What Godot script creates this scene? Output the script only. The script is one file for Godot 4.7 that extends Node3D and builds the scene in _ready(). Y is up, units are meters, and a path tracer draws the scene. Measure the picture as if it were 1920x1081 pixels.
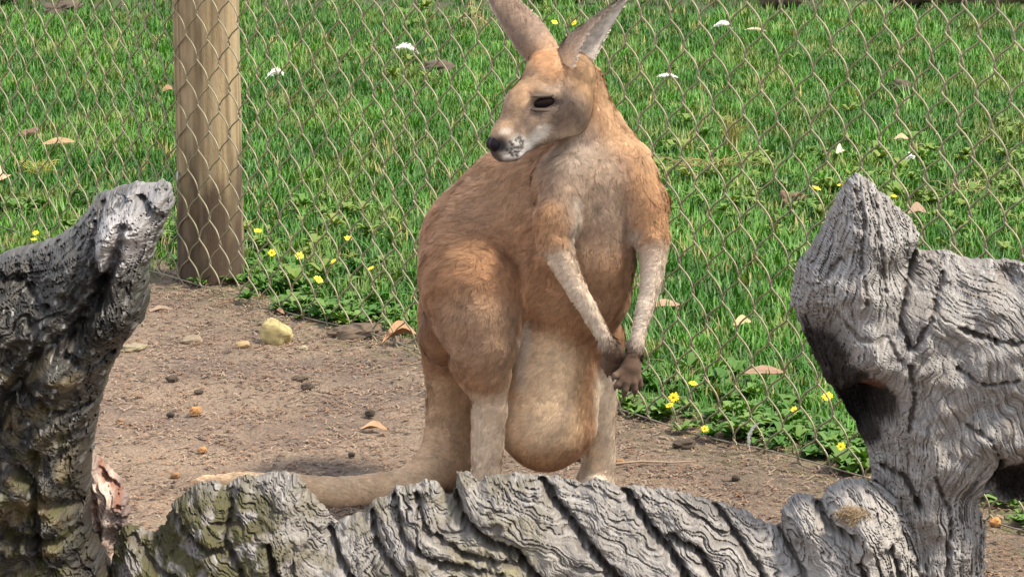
extends Node3D

# ---------------------------------------------------------------- layout
const FOCAL := 6000.0                       # lens, in units of a 1920-wide frame
const CAM := Vector3(0, 1.729, 5.856)
const PITCH := 0.21975
var rng := RandomNumberGenerator.new()
var used := {}
var n_a := FastNoiseLite.new()              # smooth noise
var n_b := FastNoiseLite.new()              # fractal noise
var n_r := FastNoiseLite.new()              # ridged noise
var n_c := FastNoiseLite.new()
var fence_a: Vector3
var fence_d: Vector3
var fence_n: Vector3

func survey(u: float, v: float) -> Vector3:  # a direction measured from the standpoint
	var a := (u - 960.0) / FOCAL
	var b := -(v - 540.5) / FOCAL
	return Vector3(a, -sin(PITCH) + b * cos(PITCH), -(cos(PITCH) + b * sin(PITCH)))

func pt(u: float, v: float, z: float) -> Vector3:   # the point in the upright plane at z
	var d := survey(u, v)
	return CAM + d * ((z - CAM.z) / d.z)

func gp(u: float, v: float, y := 0.0) -> Vector3:   # the point on the ground
	var d := survey(u, v)
	return CAM + d * ((y - CAM.y) / d.y)

# ---------------------------------------------------------------- naming
func numbered(called: String) -> String:
	var k: int = used.get(called, 0)
	used[called] = k + 1
	return called if k == 0 else "%s_%03d" % [called, k]

func tag(o: Node, label := "", category := "", group := "", kind := "") -> Node:
	if label: o.set_meta("label", label)
	if category: o.set_meta("category", category)
	if group: o.set_meta("group", group)
	if kind: o.set_meta("kind", kind)
	return o

func base(called: String, at := Vector3.ZERO, yaw := 0.0) -> Node3D:
	var o := Node3D.new()
	o.name = numbered(called)
	add_child(o)
	o.position = at
	o.rotation.y = yaw
	return o

func put(called: String, m: Mesh, mat: Material, parent: Node = null) -> MeshInstance3D:
	var o := MeshInstance3D.new()
	o.mesh = m
	o.material_override = mat
	if parent == null:
		o.name = numbered(called)
		add_child(o)
	else:
		var k := 0
		for c in parent.get_children():
			if String(c.name) == called or String(c.name).begins_with(called + "_0"): k += 1
		o.name = called if k == 0 else "%s_%03d" % [called, k]
		parent.add_child(o, true)
	return o

func scatter(called: String, m: Mesh, mat: Material, xs: Array, cs: PackedColorArray, parent: Node = null) -> MultiMeshInstance3D:
	var mm := MultiMesh.new()
	mm.transform_format = MultiMesh.TRANSFORM_3D
	mm.use_colors = true
	mm.mesh = m
	mm.instance_count = xs.size()
	for i in xs.size():
		mm.set_instance_transform(i, xs[i])
		mm.set_instance_color(i, cs[i])
	var o := MultiMeshInstance3D.new()
	o.multimesh = mm
	o.material_override = mat
	if parent == null:
		o.name = numbered(called)
		add_child(o)
	else:
		o.name = called
		parent.add_child(o, true)
	o.set_meta("kind", "stuff")
	return o

# ---------------------------------------------------------------- mesh helpers
class Soup:
	var v := PackedVector3Array()
	var n := PackedVector3Array()
	var c := PackedColorArray()
	var f := PackedInt32Array()

	func add(p: Vector3, nn: Vector3, col := Color.WHITE) -> int:
		v.append(p); n.append(nn); c.append(col)
		return v.size() - 1

	func tri(a: int, b: int, d: int) -> void:       # wound so that the front agrees with the normals
		var g := (v[b] - v[a]).cross(v[d] - v[a])
		if g.dot(n[a] + n[b] + n[d]) > 0.0:
			f.append(a); f.append(d); f.append(b)
		else:
			f.append(a); f.append(b); f.append(d)

	func quad(a: int, b: int, d: int, e: int) -> void:
		tri(a, b, d); tri(a, d, e)

	func renormal() -> void:                         # smooth normals from the faces (clockwise fronts)
		for i in n.size(): n[i] = Vector3.ZERO
		for i in range(0, f.size(), 3):
			var g := (v[f[i + 2]] - v[f[i]]).cross(v[f[i + 1]] - v[f[i]])
			n[f[i]] += g; n[f[i + 1]] += g; n[f[i + 2]] += g
		for i in n.size(): n[i] = n[i].normalized() if n[i].length_squared() > 1e-20 else Vector3.UP

	func join(o: Soup) -> void:
		var k := v.size()
		v.append_array(o.v); n.append_array(o.n); c.append_array(o.c)
		for i in o.f: f.append(i + k)

	func mesh() -> ArrayMesh:
		var a := []
		a.resize(Mesh.ARRAY_MAX)
		a[Mesh.ARRAY_VERTEX] = v; a[Mesh.ARRAY_NORMAL] = n; a[Mesh.ARRAY_COLOR] = c; a[Mesh.ARRAY_INDEX] = f
		var m := ArrayMesh.new()
		m.add_surface_from_arrays(Mesh.PRIMITIVE_TRIANGLES, a)
		return m

func tube(s: Soup, pts: Array, rad: Array, sides: int, col := Color.WHITE) -> void:
	var k := pts.size()
	var prev := []
	var side := Vector3.ZERO
	for i in k:
		var t: Vector3 = (pts[mini(i + 1, k - 1)] - pts[maxi(i - 1, 0)]).normalized()
		if side == Vector3.ZERO:
			side = t.cross(Vector3(0.31, 0.2, 0.93)).normalized()
		side = (side - t * side.dot(t)).normalized()
		var up := t.cross(side)
		var ring := []
		for j in sides:
			var a := TAU * j / sides
			var d := side * cos(a) + up * sin(a)
			ring.append(s.add(pts[i] + d * rad[i], d, col))
		if prev:
			for j in sides:
				s.quad(prev[j], prev[(j + 1) % sides], ring[(j + 1) % sides], ring[j])
		prev = ring
	for e in [0, k - 1]:
		var t: Vector3 = (pts[e] - pts[1 if e == 0 else k - 2]).normalized()
		var m := s.add(pts[e] + t * rad[e] * 0.4, t, col)
		var b: int = m - sides if e == k - 1 else 0
		if e == k - 1:
			b = prev[0]
		else:
			b = prev[0] - sides * (k - 1)
		for j in sides:
			s.tri(b + j, b + (j + 1) % sides, m)

func rough(color := Color.WHITE, r := 0.9, vertex := true) -> StandardMaterial3D:
	var m := StandardMaterial3D.new()
	m.albedo_color = color.linear_to_srgb()
	m.roughness = r
	m.vertex_color_use_as_albedo = vertex
	return m

func noise_map(freq: float, octaves: int, seed_: int, size := 512, lo := Color.BLACK, hi := Color.WHITE) -> NoiseTexture2D:
	var n := FastNoiseLite.new()
	n.seed = seed_
	n.frequency = freq
	n.fractal_octaves = octaves
	var t := NoiseTexture2D.new()
	t.width = size; t.height = size
	t.seamless = true
	t.noise = n
	var g := Gradient.new()
	g.colors = PackedColorArray([lo, hi])
	t.color_ramp = g
	return t

func smooth(a: float, b: float, x: float) -> float:
	return smoothstep(a, b, x)

# ---------------------------------------------------------------- scene
func _ready() -> void:
	var cam := Camera3D.new()
	cam.name = "camera"
	add_child(cam)
	cam.position = CAM
	cam.rotation.x = -PITCH
	cam.fov = 10.297
	cam.near = 0.1
	cam.far = 600.0
	cam.current = true

	var env := Environment.new()
	var sky := Sky.new()
	var sm := ProceduralSkyMaterial.new()
	sm.sky_top_color = Color(0.64, 0.66, 0.70)
	sm.sky_horizon_color = Color(0.90, 0.89, 0.86)
	sm.ground_horizon_color = Color(0.60, 0.62, 0.58)
	sm.ground_bottom_color = Color(0.25, 0.26, 0.2)
	sm.sky_curve = 0.2
	sm.sky_energy_multiplier = 1.35
	sky.sky_material = sm
	env.background_mode = Environment.BG_SKY
	env.sky = sky
	env.ambient_light_source = Environment.AMBIENT_SOURCE_SKY
	env.tonemap_mode = Environment.TONE_MAPPER_LINEAR
	env.tonemap_exposure = 1.5
	env.sdfgi_enabled = true
	env.ssao_enabled = true
	env.ssil_enabled = true
	var we := WorldEnvironment.new()
	we.name = "environment"
	we.environment = env
	add_child(we)

	var sun := DirectionalLight3D.new()
	sun.name = "sun"
	sun.light_color = Color(1.0, 0.95, 0.86)
	sun.light_energy = 1.6
	sun.light_angular_distance = 9.0
	sun.shadow_enabled = true
	add_child(sun)
	sun.look_at_from_position(Vector3(0.55, 0.79, 0.10), Vector3.ZERO)

	rng.seed = 4711
	n_a.seed = 3; n_a.frequency = 1.0; n_a.fractal_type = FastNoiseLite.FRACTAL_NONE
	n_b.seed = 8; n_b.frequency = 1.0; n_b.fractal_octaves = 4
	n_r.seed = 21; n_r.frequency = 1.0; n_r.fractal_type = FastNoiseLite.FRACTAL_RIDGED; n_r.fractal_octaves = 2
	n_c.seed = 55; n_c.frequency = 1.0; n_c.fractal_octaves = 2
	fence_a = gp(390, 531)
	var fb := gp(1601, 884)
	fence_d = (fb - fence_a).normalized()
	fence_n = Vector3(fence_d.z, 0, -fence_d.x)
	if fence_n.z > 0: fence_n = -fence_n         # away from the standpoint, over the lawn

	build_ground()
	build_fence()
	build_logs()
	build_kangaroo()
	build_lawn()
	build_small_things()

func lawn_side(p: Vector3) -> float:
	return (p - fence_a).dot(fence_n)

func ground_y(x: float, z: float) -> float:
	return 0.010 * n_b.get_noise_2d(x * 2.2, z * 2.2) + 0.004 * n_b.get_noise_2d(x * 14.0, z * 14.0)

func on_ground(u: float, v: float) -> Vector3:
	var p := gp(u, v)
	p.y = ground_y(p.x, p.z)
	return p

func steps(lo: float, hi: float, fine_lo: float, fine_hi: float, d: float) -> PackedFloat32Array:
	var a := PackedFloat32Array()
	var x := fine_lo
	while x <= fine_hi:
		a.append(x)
		x += d
	var g := d
	while x < hi:
		a.append(x)
		g *= 1.3
		x += g
	a.append(hi)
	x = fine_lo
	g = d
	var b := PackedFloat32Array()
	while true:
		g *= 1.3
		x -= g
		if x < lo: break
		b.append(x)
	b.append(lo)
	b.reverse()
	b.append_array(a)
	return b

func build_ground() -> void:
	var xs := steps(-250, 250, -1.5, 1.6, 0.016)
	var zs := steps(-250, 120, -1.9, 0.75, 0.016)
	var s := Soup.new()
	var w := xs.size()
	for z in zs:
		for x in xs:
			var p := Vector3(x, 0, z)
			var far := clampf(1.0 - absf(z) / 30.0, 0.0, 1.0) * clampf(1.0 - absf(x) / 30.0, 0.0, 1.0)
			p.y = ground_y(x, z) * far
			var sd := lawn_side(p)
			var near_ := 1.0 if absf(x) < 2.5 and z > -3.0 and z < 1.2 else 0.0
			if near_ > 0.0 and sd < 0.1:
				p.y += 0.0030 * n_r.get_noise_2d(x * 26.0, z * 26.0) + 0.0022 * n_b.get_noise_2d(x * 70.0, z * 70.0)
			var dry := Color(0.305, 0.228, 0.168)
			var damp := Color(0.205, 0.150, 0.118)
			var c := dry.lerp(damp, smooth(-0.35, 0.45, n_b.get_noise_2d(x * 1.7 + 9.0, z * 3.1)))
			c = c.lerp(damp, 0.75 * smooth(0.15, 0.75, x - 0.25 * z))            # damper to the right of the animal
			c = c.lerp(Color(0.30, 0.22, 0.16), 0.5 * smooth(0.05, 0.5, n_b.get_noise_2d(x * 6.0, z * 9.0)))
			c = c.lerp(Color(0.12, 0.13, 0.045), 0.75 * smooth(-0.32, 0.0, sd + 0.10 * n_b.get_noise_2d(x * 9.0, z * 9.0)) * smooth(-0.25, 0.35, n_b.get_noise_2d(x * 15.0 + 3.0, z * 15.0)))
			c = c.lerp(Color(0.065, 0.125, 0.026), smooth(-0.03, 0.12, sd))
			c = c * (1.0 + 0.28 * n_b.get_noise_2d(x * 60.0, z * 60.0))
			c.a = 1.0
			if z < -7.0: c = c.lerp(Color(0.07, 0.05, 0.035), 0.9)
			s.add(p, Vector3.UP, c)
	for j in zs.size() - 1:
		for i in w - 1:
			var a := j * w + i
			s.quad(a, a + 1, a + w + 1, a + w)
	s.renormal()
	var m := rough(Color.WHITE, 0.95)
	m.albedo_texture = noise_map(0.06, 4, 5, 512, Color(0.70, 0.68, 0.66), Color(1, 1, 1))
	m.uv1_triplanar = true
	m.uv1_scale = Vector3(2.6, 2.6, 2.6)
	m.heightmap_enabled = true
	m.heightmap_texture = noise_map(0.09, 4, 12)
	m.heightmap_scale = 0.5
	m.uv1_world_triplanar = true
	tag(put("ground", s.mesh(), m), "bare brown earth in front of the fence and soil under the lawn", "ground", "", "structure")

	# dry litter strewn over the bare earth
	var bit := Soup.new()
	for k in 4:
		var at := Vector3(rng.randf_range(-0.018, 0.018), rng.randf_range(0.0, 0.002), rng.randf_range(-0.018, 0.018))
		var d := Vector3(1, rng.randf_range(-0.12, 0.16), 0).rotated(Vector3.UP, rng.randf() * TAU) * rng.randf_range(0.004, 0.009)
		var q := d.cross(Vector3.UP).normalized() * rng.randf_range(0.0006, 0.0014)
		var t := rng.randf_range(0.7, 1.2)
		var col := Color(t, t, t)
		var i := bit.add(at - d - q, Vector3.UP, col)
		bit.add(at - d + q, Vector3.UP, col)
		bit.add(at + d * 0.2 + q * 1.3 + Vector3(0, 0.0012, 0), Vector3.UP, col)
		bit.add(at + d, Vector3.UP, col)
		bit.add(at + d * 0.2 - q * 1.3 + Vector3(0, 0.0012, 0), Vector3.UP, col)
		bit.tri(i, i + 1, i + 2); bit.tri(i, i + 2, i + 4); bit.tri(i + 4, i + 2, i + 3)
	var tr := []
	var cs := PackedColorArray()
	var shades := [Color(0.11, 0.07, 0.05), Color(0.20, 0.13, 0.09), Color(0.34, 0.25, 0.18), Color(0.27, 0.15, 0.09), Color(0.30, 0.22, 0.16), Color(0.15, 0.10, 0.075)]
	while tr.size() < 9500:
		var x := rng.randf_range(-1.3, 1.45)
		var z := rng.randf_range(-2.3, 0.75)
		var sd := lawn_side(Vector3(x, 0, z))
		if sd > 0.06: continue
		if n_b.get_noise_2d(x * 4.0, z * 5.0) < rng.randf_range(-0.7, 0.35): continue
		var sc := rng.randf_range(0.6, 1.4)
		tr.append(Transform3D(Basis(Vector3.UP, rng.randf() * TAU).scaled(Vector3(sc, sc, sc)), Vector3(x, ground_y(x, z) + 0.0035, z)))
		cs.append(shades[rng.randi() % shades.size()])
	tag(scatter("leaf_litter", bit.mesh(), rough(), tr, cs), "fine dry shreds of leaf and bark strewn over the bare earth", "leaf litter")

# ---------------------------------------------------------------- fence
func build_fence() -> void:
	var wire_mat := rough(Color.WHITE, 0.52)
	wire_mat.metallic = 0.3
	var half := 0.0435
	var pitch := 0.1115
	var rows := 12
	var wr := 0.0020
	var variants := []
	for q in 8:
		var odd := q % 2
		var pts := []
		var rad := []
		var jit := FastNoiseLite.new()
		jit.seed = 90 + q
		jit.frequency = 1.0
		for r in rows * 2:
			# falling stretch in front (left bend to right bend), then back behind
			var y0 := 1.30 - pitch * 0.5 * r - (pitch * 0.5 if odd else 0.0)
			var going_right := r % 2 == 0
			for k in 12:
				var t := k / 12.0
				var ease_ := t - 0.115 * sin(TAU * t)
				var x := ease_ if going_right else 1.0 - ease_
				var y := y0 - pitch * 0.5 * t
				if going_right: y += 0.011 * sin(PI * t)
				else: y += 0.004 * sin(PI * t)
				var zz := (0.0034 if going_right else -0.0034) * sin(PI * clampf(t * 1.0, 0.0, 1.0)) ** 0.5
				var jx := 0.0022 * jit.get_noise_2d(y * 9.0, 3.0)
				pts.append(Vector3(-0.0022 + x * (half + 0.0044) + jx, y + 0.0015 * jit.get_noise_2d(y * 7.0, 40.0), zz))
				rad.append(wr)
		var s := Soup.new()
		var tone: float = [1.0, 0.92, 1.06, 0.88, 0.97, 1.04, 0.9, 1.0][q]
		tube(s, pts, rad, 6, Color(0.235 * tone, 0.21 * tone, 0.14 * tone))
		variants.append(s.mesh())
	var yaw := atan2(-fence_d.z, fence_d.x)
	var fence := base("chain_link_fence", fence_a, yaw)
	tag(fence, "slack grey chain link fence with sagging diamond mesh between the kangaroo and the lawn", "fence")
	for i in range(-62, 78):
		var q := absi(i) % 2 + 2 * (absi(i * 7 + 3) % 4)
		var w := put("wire", variants[q], wire_mat, fence)
		var sway := n_a.get_noise_1d(i * 0.07)
		w.position = Vector3(i * half + 0.006 * n_a.get_noise_1d(i * 0.11 + 50.0), 0.012 * n_a.get_noise_1d(i * 0.06 + 7.0), 0.055 + 0.018 * sway)
		w.rotation.x = 0.010 * sway
		w.rotation.z = -0.018 + 0.012 * n_a.get_noise_1d(i * 0.05 + 20.0)
	for y in [0.012, 1.16]:
		var s := Soup.new()
		var pts := []
		var rad := []
		for k in 91:
			var x := lerpf(-2.6, 3.3, k / 90.0)
			pts.append(Vector3(x, y + 0.008 * n_a.get_noise_1d(x * 2.0), 0.058 + 0.02 * n_a.get_noise_1d(x / half * 0.07)))
			rad.append(0.0017)
		tube(s, pts, rad, 5, Color(0.25, 0.22, 0.17))
		put("straining_wire", s.mesh(), wire_mat, fence)

	# the pine post on the lawn side of the mesh
	var foot := gp(396, 524)
	var post := base("fence_post", foot)
	tag(post, "round weathered pine fence post with a dark stained foot", "post")
	var s := Soup.new()
	var ring := 72
	var levels := 130
	for j in levels + 1:
		var y := -0.1 + 1.52 * j / levels
		for i in ring:
			var a := TAU * i / ring
			var grain := n_b.get_noise_2d(a * 7.0 + 0.2 * sin(y * 3.0), y * 1.3)
			var fine := n_b.get_noise_2d(a * 24.0, y * 2.5 + 50.0)
			var check := 0.0
			for q in [[-1.75, 0.25, 1.2], [-1.05, 0.55, 1.4], [-2.3, 0.1, 0.7], [0.3, 0.2, 1.2], [2.1, 0.2, 1.0]]:
				var da := absf(wrapf(a - (float(q[0]) + TAU) - 0.05 * n_a.get_noise_1d(y * 4.0 + float(q[0])), -PI, PI))
				if y > q[1] and y < q[2]: check += exp(-(da / 0.018) ** 2)
			var r := 0.0815 + 0.0012 * grain + 0.0006 * fine + 0.001 * n_a.get_noise_2d(cos(a) * 1.5 + y * 2.0, sin(a) * 1.5) - 0.004 * check
			r *= 1.0 + 0.03 * smooth(0.3, 0.0, y)
			var d := Vector3(cos(a), 0, -sin(a))
			var c := Color(0.325, 0.245, 0.145).lerp(Color(0.165, 0.122, 0.07), smooth(-0.3, 0.4, grain))
			c = c.lerp(Color(0.40, 0.33, 0.23), 0.5 * smooth(0.1, 0.5, fine))
			c = c.lerp(Color(0.12, 0.092, 0.06), 0.55 * smooth(0.18, 0.45, n_b.get_noise_2d(a * 14.0 + 70.0, y * 1.1)))
			c = c.lerp(Color(0.17, 0.15, 0.075), 0.7 * smooth(0.45, 0.1, y + 0.3 * n_b.get_noise_2d(a * 2.0, y * 3.0)) * smooth(0.2, -0.5, cos(a)))
			c = c.lerp(Color(0.050, 0.030, 0.020), 0.93 * smooth(0.36, 0.10, y + 0.22 * n_b.get_noise_2d(a * 1.6 + 4.0, y * 4.0)))
			c = c.lerp(Color(0.2, 0.13, 0.08), 0.6 * clampf(check, 0, 1))
			s.add(d * r + Vector3(0, y, 0), d, c)
	for j in levels:
		for i in ring:
			var a := j * ring + i
			var b := j * ring + (i + 1) % ring
			s.quad(a, b, b + ring, a + ring)
	var top := s.add(Vector3(0, 1.435, 0), Vector3.UP, Color(0.3, 0.24, 0.15))
	for i in ring: s.tri(levels * ring + i, levels * ring + (i + 1) % ring, top)
	s.renormal()
	var pm := rough(Color.WHITE, 0.85)
	pm.heightmap_enabled = true
	pm.heightmap_texture = noise_map(0.08, 3, 31)
	pm.heightmap_scale = 0.12
	pm.uv1_triplanar = true
	pm.uv1_scale = Vector3(9, 1.2, 9)
	put("timber", s.mesh(), pm, post)
	for h in [0.27, 0.86]:
		var st := Soup.new()
		var a := []
		var rr := []
		for k in 13:
			var t := PI * k / 12.0
			a.append(Vector3(-0.074 - 0.004 * cos(t) * 0.0, h + 0.011 * cos(t), 0.036 + 0.018 * sin(t)))
			rr.append(0.0028)
		tube(st, a, rr, 6, Color(0.45, 0.44, 0.42))
		put("staple", st.mesh(), wire_mat, post)

# ---------------------------------------------------------------- weathered wood
# A body is given by its outline, its thickness and the run of its grain. Outline points are in the same units as survey().
func outline_field(poly: PackedVector2Array, o: Vector2, w: int, h: int, step: float) -> PackedFloat32Array:
	var f := PackedFloat32Array()
	f.resize(w * h)
	var k := poly.size()
	for j in h:
		for i in w:
			var p := o + Vector2(i, j) * step
			var best := 1e9
			for e in k:
				var a := poly[e]
				var ab := poly[(e + 1) % k] - a
				var q := p - a
				best = minf(best, q.distance_squared_to(ab * clampf(q.dot(ab) / ab.length_squared(), 0.0, 1.0)))
			f[j * w + i] = sqrt(best) * (1.0 if Geometry2D.is_point_in_polygon(p, poly) else -1.0)
	return f

func seg_dist(p: Vector2, line: PackedVector2Array) -> float:
	var best := 1e9
	for e in line.size() - 1:
		var a := line[e]
		var ab := line[e + 1] - a
		var q := p - a
		best = minf(best, q.distance_squared_to(ab * clampf(q.dot(ab) / ab.length_squared(), 0.0, 1.0)))
	return sqrt(best)

func profile(x: float, sharp: float) -> float:        # how the thickness swells from the edge inwards
	var r := 1.0 - (1.0 - x) * (1.0 - x)
	return lerpf(sqrt(maxf(0.0, r)), r, sharp)

func wood(poly: PackedVector2Array, spec: Dictionary, tint: Callable) -> Soup:
	var cell: float = spec.cell
	var zc: float = spec.z
	var px := 1.0 / (FOCAL / (CAM.z - zc) )        # metres per unit at this distance
	var lo := poly[0]
	var hi := poly[0]
	for p in poly:
		lo = lo.min(p); hi = hi.max(p)
	lo -= Vector2(14, 14); hi += Vector2(14, 14)
	var cs := 8.0
	var cw := int((hi.x - lo.x) / cs) + 2
	var ch := int((hi.y - lo.y) / cs) + 2
	var field := outline_field(poly, lo, cw, ch, cs)
	var soft := field.duplicate()
	for pass_ in 14:
		var nxt := soft.duplicate()
		for j in range(1, ch - 1):
			for i in range(1, cw - 1):
				var k := j * cw + i
				nxt[k] = 0.2 * (soft[k] + soft[k - 1] + soft[k + 1] + soft[k - cw] + soft[k + cw])
		soft = nxt
	var slope := PackedVector2Array()
	slope.resize(cw * ch)
	for j in range(1, ch - 1):
		for i in range(1, cw - 1):
			var k := j * cw + i
			slope[k] = Vector2(soft[k + 1] - soft[k - 1], soft[k + cw] - soft[k - cw]) / (2.0 * cs)
	var w := int((hi.x - lo.x) / cell) + 1
	var h := int((hi.y - lo.y) / cell) + 1
	var dist := PackedFloat32Array()
	dist.resize(w * h)
	var grain := PackedFloat32Array()
	grain.resize(w * h)
	var streak := PackedFloat32Array()
	streak.resize(w * h)
	var fissure := PackedFloat32Array()
	fissure.resize(w * h)
	var jag: float = spec.jag
	for j in h:
		for i in w:
			var p := lo + Vector2(i, j) * cell
			var g := (p - lo) / cs
			var gi := mini(int(g.x), cw - 2)
			var gj := mini(int(g.y), ch - 2)
			var fx := g.x - gi
			var fy := g.y - gj
			var d := lerpf(lerpf(field[gj * cw + gi], field[gj * cw + gi + 1], fx), lerpf(field[(gj + 1) * cw + gi], field[(gj + 1) * cw + gi + 1], fx), fy)
			var q := j * w + i
			if d < -12.0:
				dist[q] = d
				continue
			var k0 := gj * cw + gi
			var gr := slope[k0].lerp(slope[k0 + 1], fx).lerp(slope[k0 + cw].lerp(slope[k0 + cw + 1], fx), fy)
			var xx := clampf(d / float(spec.round), 0.0, 1.0)
			var edge_p := p
			p -= gr * (float(spec.thick) / px) * (1.0 - profile(xx, spec.get("sharp", 0.0)))
			var sum := 0.0
			var ridge := 0.0
			var tone := 0.0
			var cleft := 0.0
			var warp := n_c.get_noise_2d(p.x * 0.011 + 70.0, p.y * 0.011) * float(spec.warp) + n_c.get_noise_2d(p.x * 0.04 + 7.0, p.y * 0.04) * float(spec.warp) * 0.12
			for r in spec.grain:
				var dd := Vector2(p.x - float(r[0]), p.y - float(r[1])).length() / float(r[2])
				var wt := exp(-dd * dd) + 1e-5
				if wt < 0.012 and sum > 0.0: continue
				var al: float
				var ac: float
				if r[3] is Vector2:                     # a fan that opens out of a point
					var v: Vector2 = p - r[3]
					al = v.length()
					ac = v.angle() * float(r[4])
				else:
					var ca := cos(deg_to_rad(r[3]))
					var sa := sin(deg_to_rad(r[3]))
					al = p.x * ca + p.y * sa
					ac = -p.x * sa + p.y * ca
				ac += warp
				al /= float(spec.long)
				var sc: float = spec.spacing
				ac += float(spec.wavy) * n_a.get_noise_2d(al * 0.045 + 300.0, ac * 0.02)
				var g1 := absf(n_a.get_noise_2d(ac / (sc * 2.3), al / (sc * 42.0)))
				var g2 := absf(n_a.get_noise_2d(ac / (sc * 0.95) + 40.0, al / (sc * 26.0)))
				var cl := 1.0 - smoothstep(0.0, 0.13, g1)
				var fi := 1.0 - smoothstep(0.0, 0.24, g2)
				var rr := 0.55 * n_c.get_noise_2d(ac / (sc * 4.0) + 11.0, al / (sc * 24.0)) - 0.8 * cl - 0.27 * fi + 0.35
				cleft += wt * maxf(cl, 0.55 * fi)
				ridge += wt * rr
				tone += wt * n_b.get_noise_2d(ac / (sc * 0.55) + 17.0, al / (sc * 11.0))
				sum += wt
			grain[q] = ridge / sum
			streak[q] = tone / sum
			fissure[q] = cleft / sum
			p = edge_p
			dist[q] = d + jag * (n_b.get_noise_2d(p.x * 0.04, p.y * 0.04) + 0.5 * grain[q]) + float(spec.get("swell", 0.0))
	var keep := PackedInt32Array()
	keep.resize(w * h)
	keep.fill(-1)
	var s := Soup.new()
	var back := PackedInt32Array()
	back.resize(w * h)
	var R: float = spec.round
	var T: float = spec.thick
	for j in range(2, h - 2):
		for i in range(2, w - 2):
			var q := j * w + i
			var d := dist[q]
			if d <= 0.0 and dist[q - 1] <= 0.0 and dist[q + 1] <= 0.0 and dist[q - w] <= 0.0 and dist[q + w] <= 0.0 and dist[q - w - 1] <= 0.0 and dist[q - w + 1] <= 0.0 and dist[q + w - 1] <= 0.0 and dist[q + w + 1] <= 0.0: continue
			var p := lo + Vector2(i, j) * cell
			var edge := d <= 0.0
			if edge:
				var gr := Vector2(dist[q + 1] - dist[q - 1], dist[q + w] - dist[q - w]) / (2.0 * cell)
				p -= (gr * (d / maxf(gr.length_squared(), 0.2))).limit_length(cell * 1.3)
				d = 0.0
			var x := clampf(d / R, 0.0, 1.0)
			var prof := profile(x, spec.get("sharp", 0.0))
			var damp := smooth(0.0, 9.0, d)
			var zf := T * prof
			zf += damp * float(spec.depth) * grain[q]
			zf += damp * prof * float(spec.lump) * (n_a.get_noise_2d(p.x * 0.009 + 31.0, p.y * 0.009) + 0.30 * n_a.get_noise_2d(p.x * 0.028, p.y * 0.028 + 9.0))
			for b in spec.get("bumps", []):              # u, v, radius, rise
				var e := p.distance_to(Vector2(b[0], b[1])) / float(b[2])
				if e < 2.4: zf += damp * float(b[3]) * exp(-e * e)
			var slit := 0.0
			for c in spec.cracks:
				if p.x < float(c[3]) - 40.0 or p.x > float(c[4]) + 40.0: continue
				var e := (seg_dist(p, c[0]) + 5.0 * n_c.get_noise_2d(p.x * 0.05, p.y * 0.05)) / float(c[1])
				if e < 2.2:
					var g := exp(-e * e)
					zf -= damp * float(c[2]) * g
					slit = maxf(slit, g)
			zf = maxf(zf, -T * 0.85 * prof)
			var at := pt(p.x, p.y, zc)
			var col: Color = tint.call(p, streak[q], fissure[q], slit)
			keep[q] = s.add(at + Vector3(0, 0, zf), Vector3.BACK, col)
			if edge:
				back[q] = keep[q]
			else:
				back[q] = s.add(at - Vector3(0, 0, T * prof + damp * 0.6 * float(spec.depth) * grain[q]), Vector3.FORWARD, col)
	for j in h - 1:
		for i in w - 1:
			var a := j * w + i
			var b := a + 1
			var c := a + w + 1
			var d := a + w
			if keep[a] < 0 or keep[b] < 0 or keep[c] < 0 or keep[d] < 0: continue
			if dist[a] <= 0.0 and dist[b] <= 0.0 and dist[c] <= 0.0 and dist[d] <= 0.0: continue
			s.f.append_array([keep[a], keep[b], keep[c], keep[a], keep[c], keep[d]])
			s.f.append_array([back[a], back[c], back[b], back[a], back[d], back[c]])
	s.renormal()
	return s

func poly(a: Array) -> PackedVector2Array:
	var r := PackedVector2Array()
	for i in range(0, a.size(), 2): r.append(Vector2(a[i], a[i + 1]))
	return r

func crack(a: Array, width: float, depth: float) -> Array:
	var l := poly(a)
	var lo := 1e9
	var hi := -1e9
	for p in l:
		lo = minf(lo, p.x); hi = maxf(hi, p.x)
	return [l, width, depth, lo, hi]

func blob(p: Vector2, u: float, v: float, r: float) -> float:
	var e := p.distance_to(Vector2(u, v)) / r
	return exp(-e * e)

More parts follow.
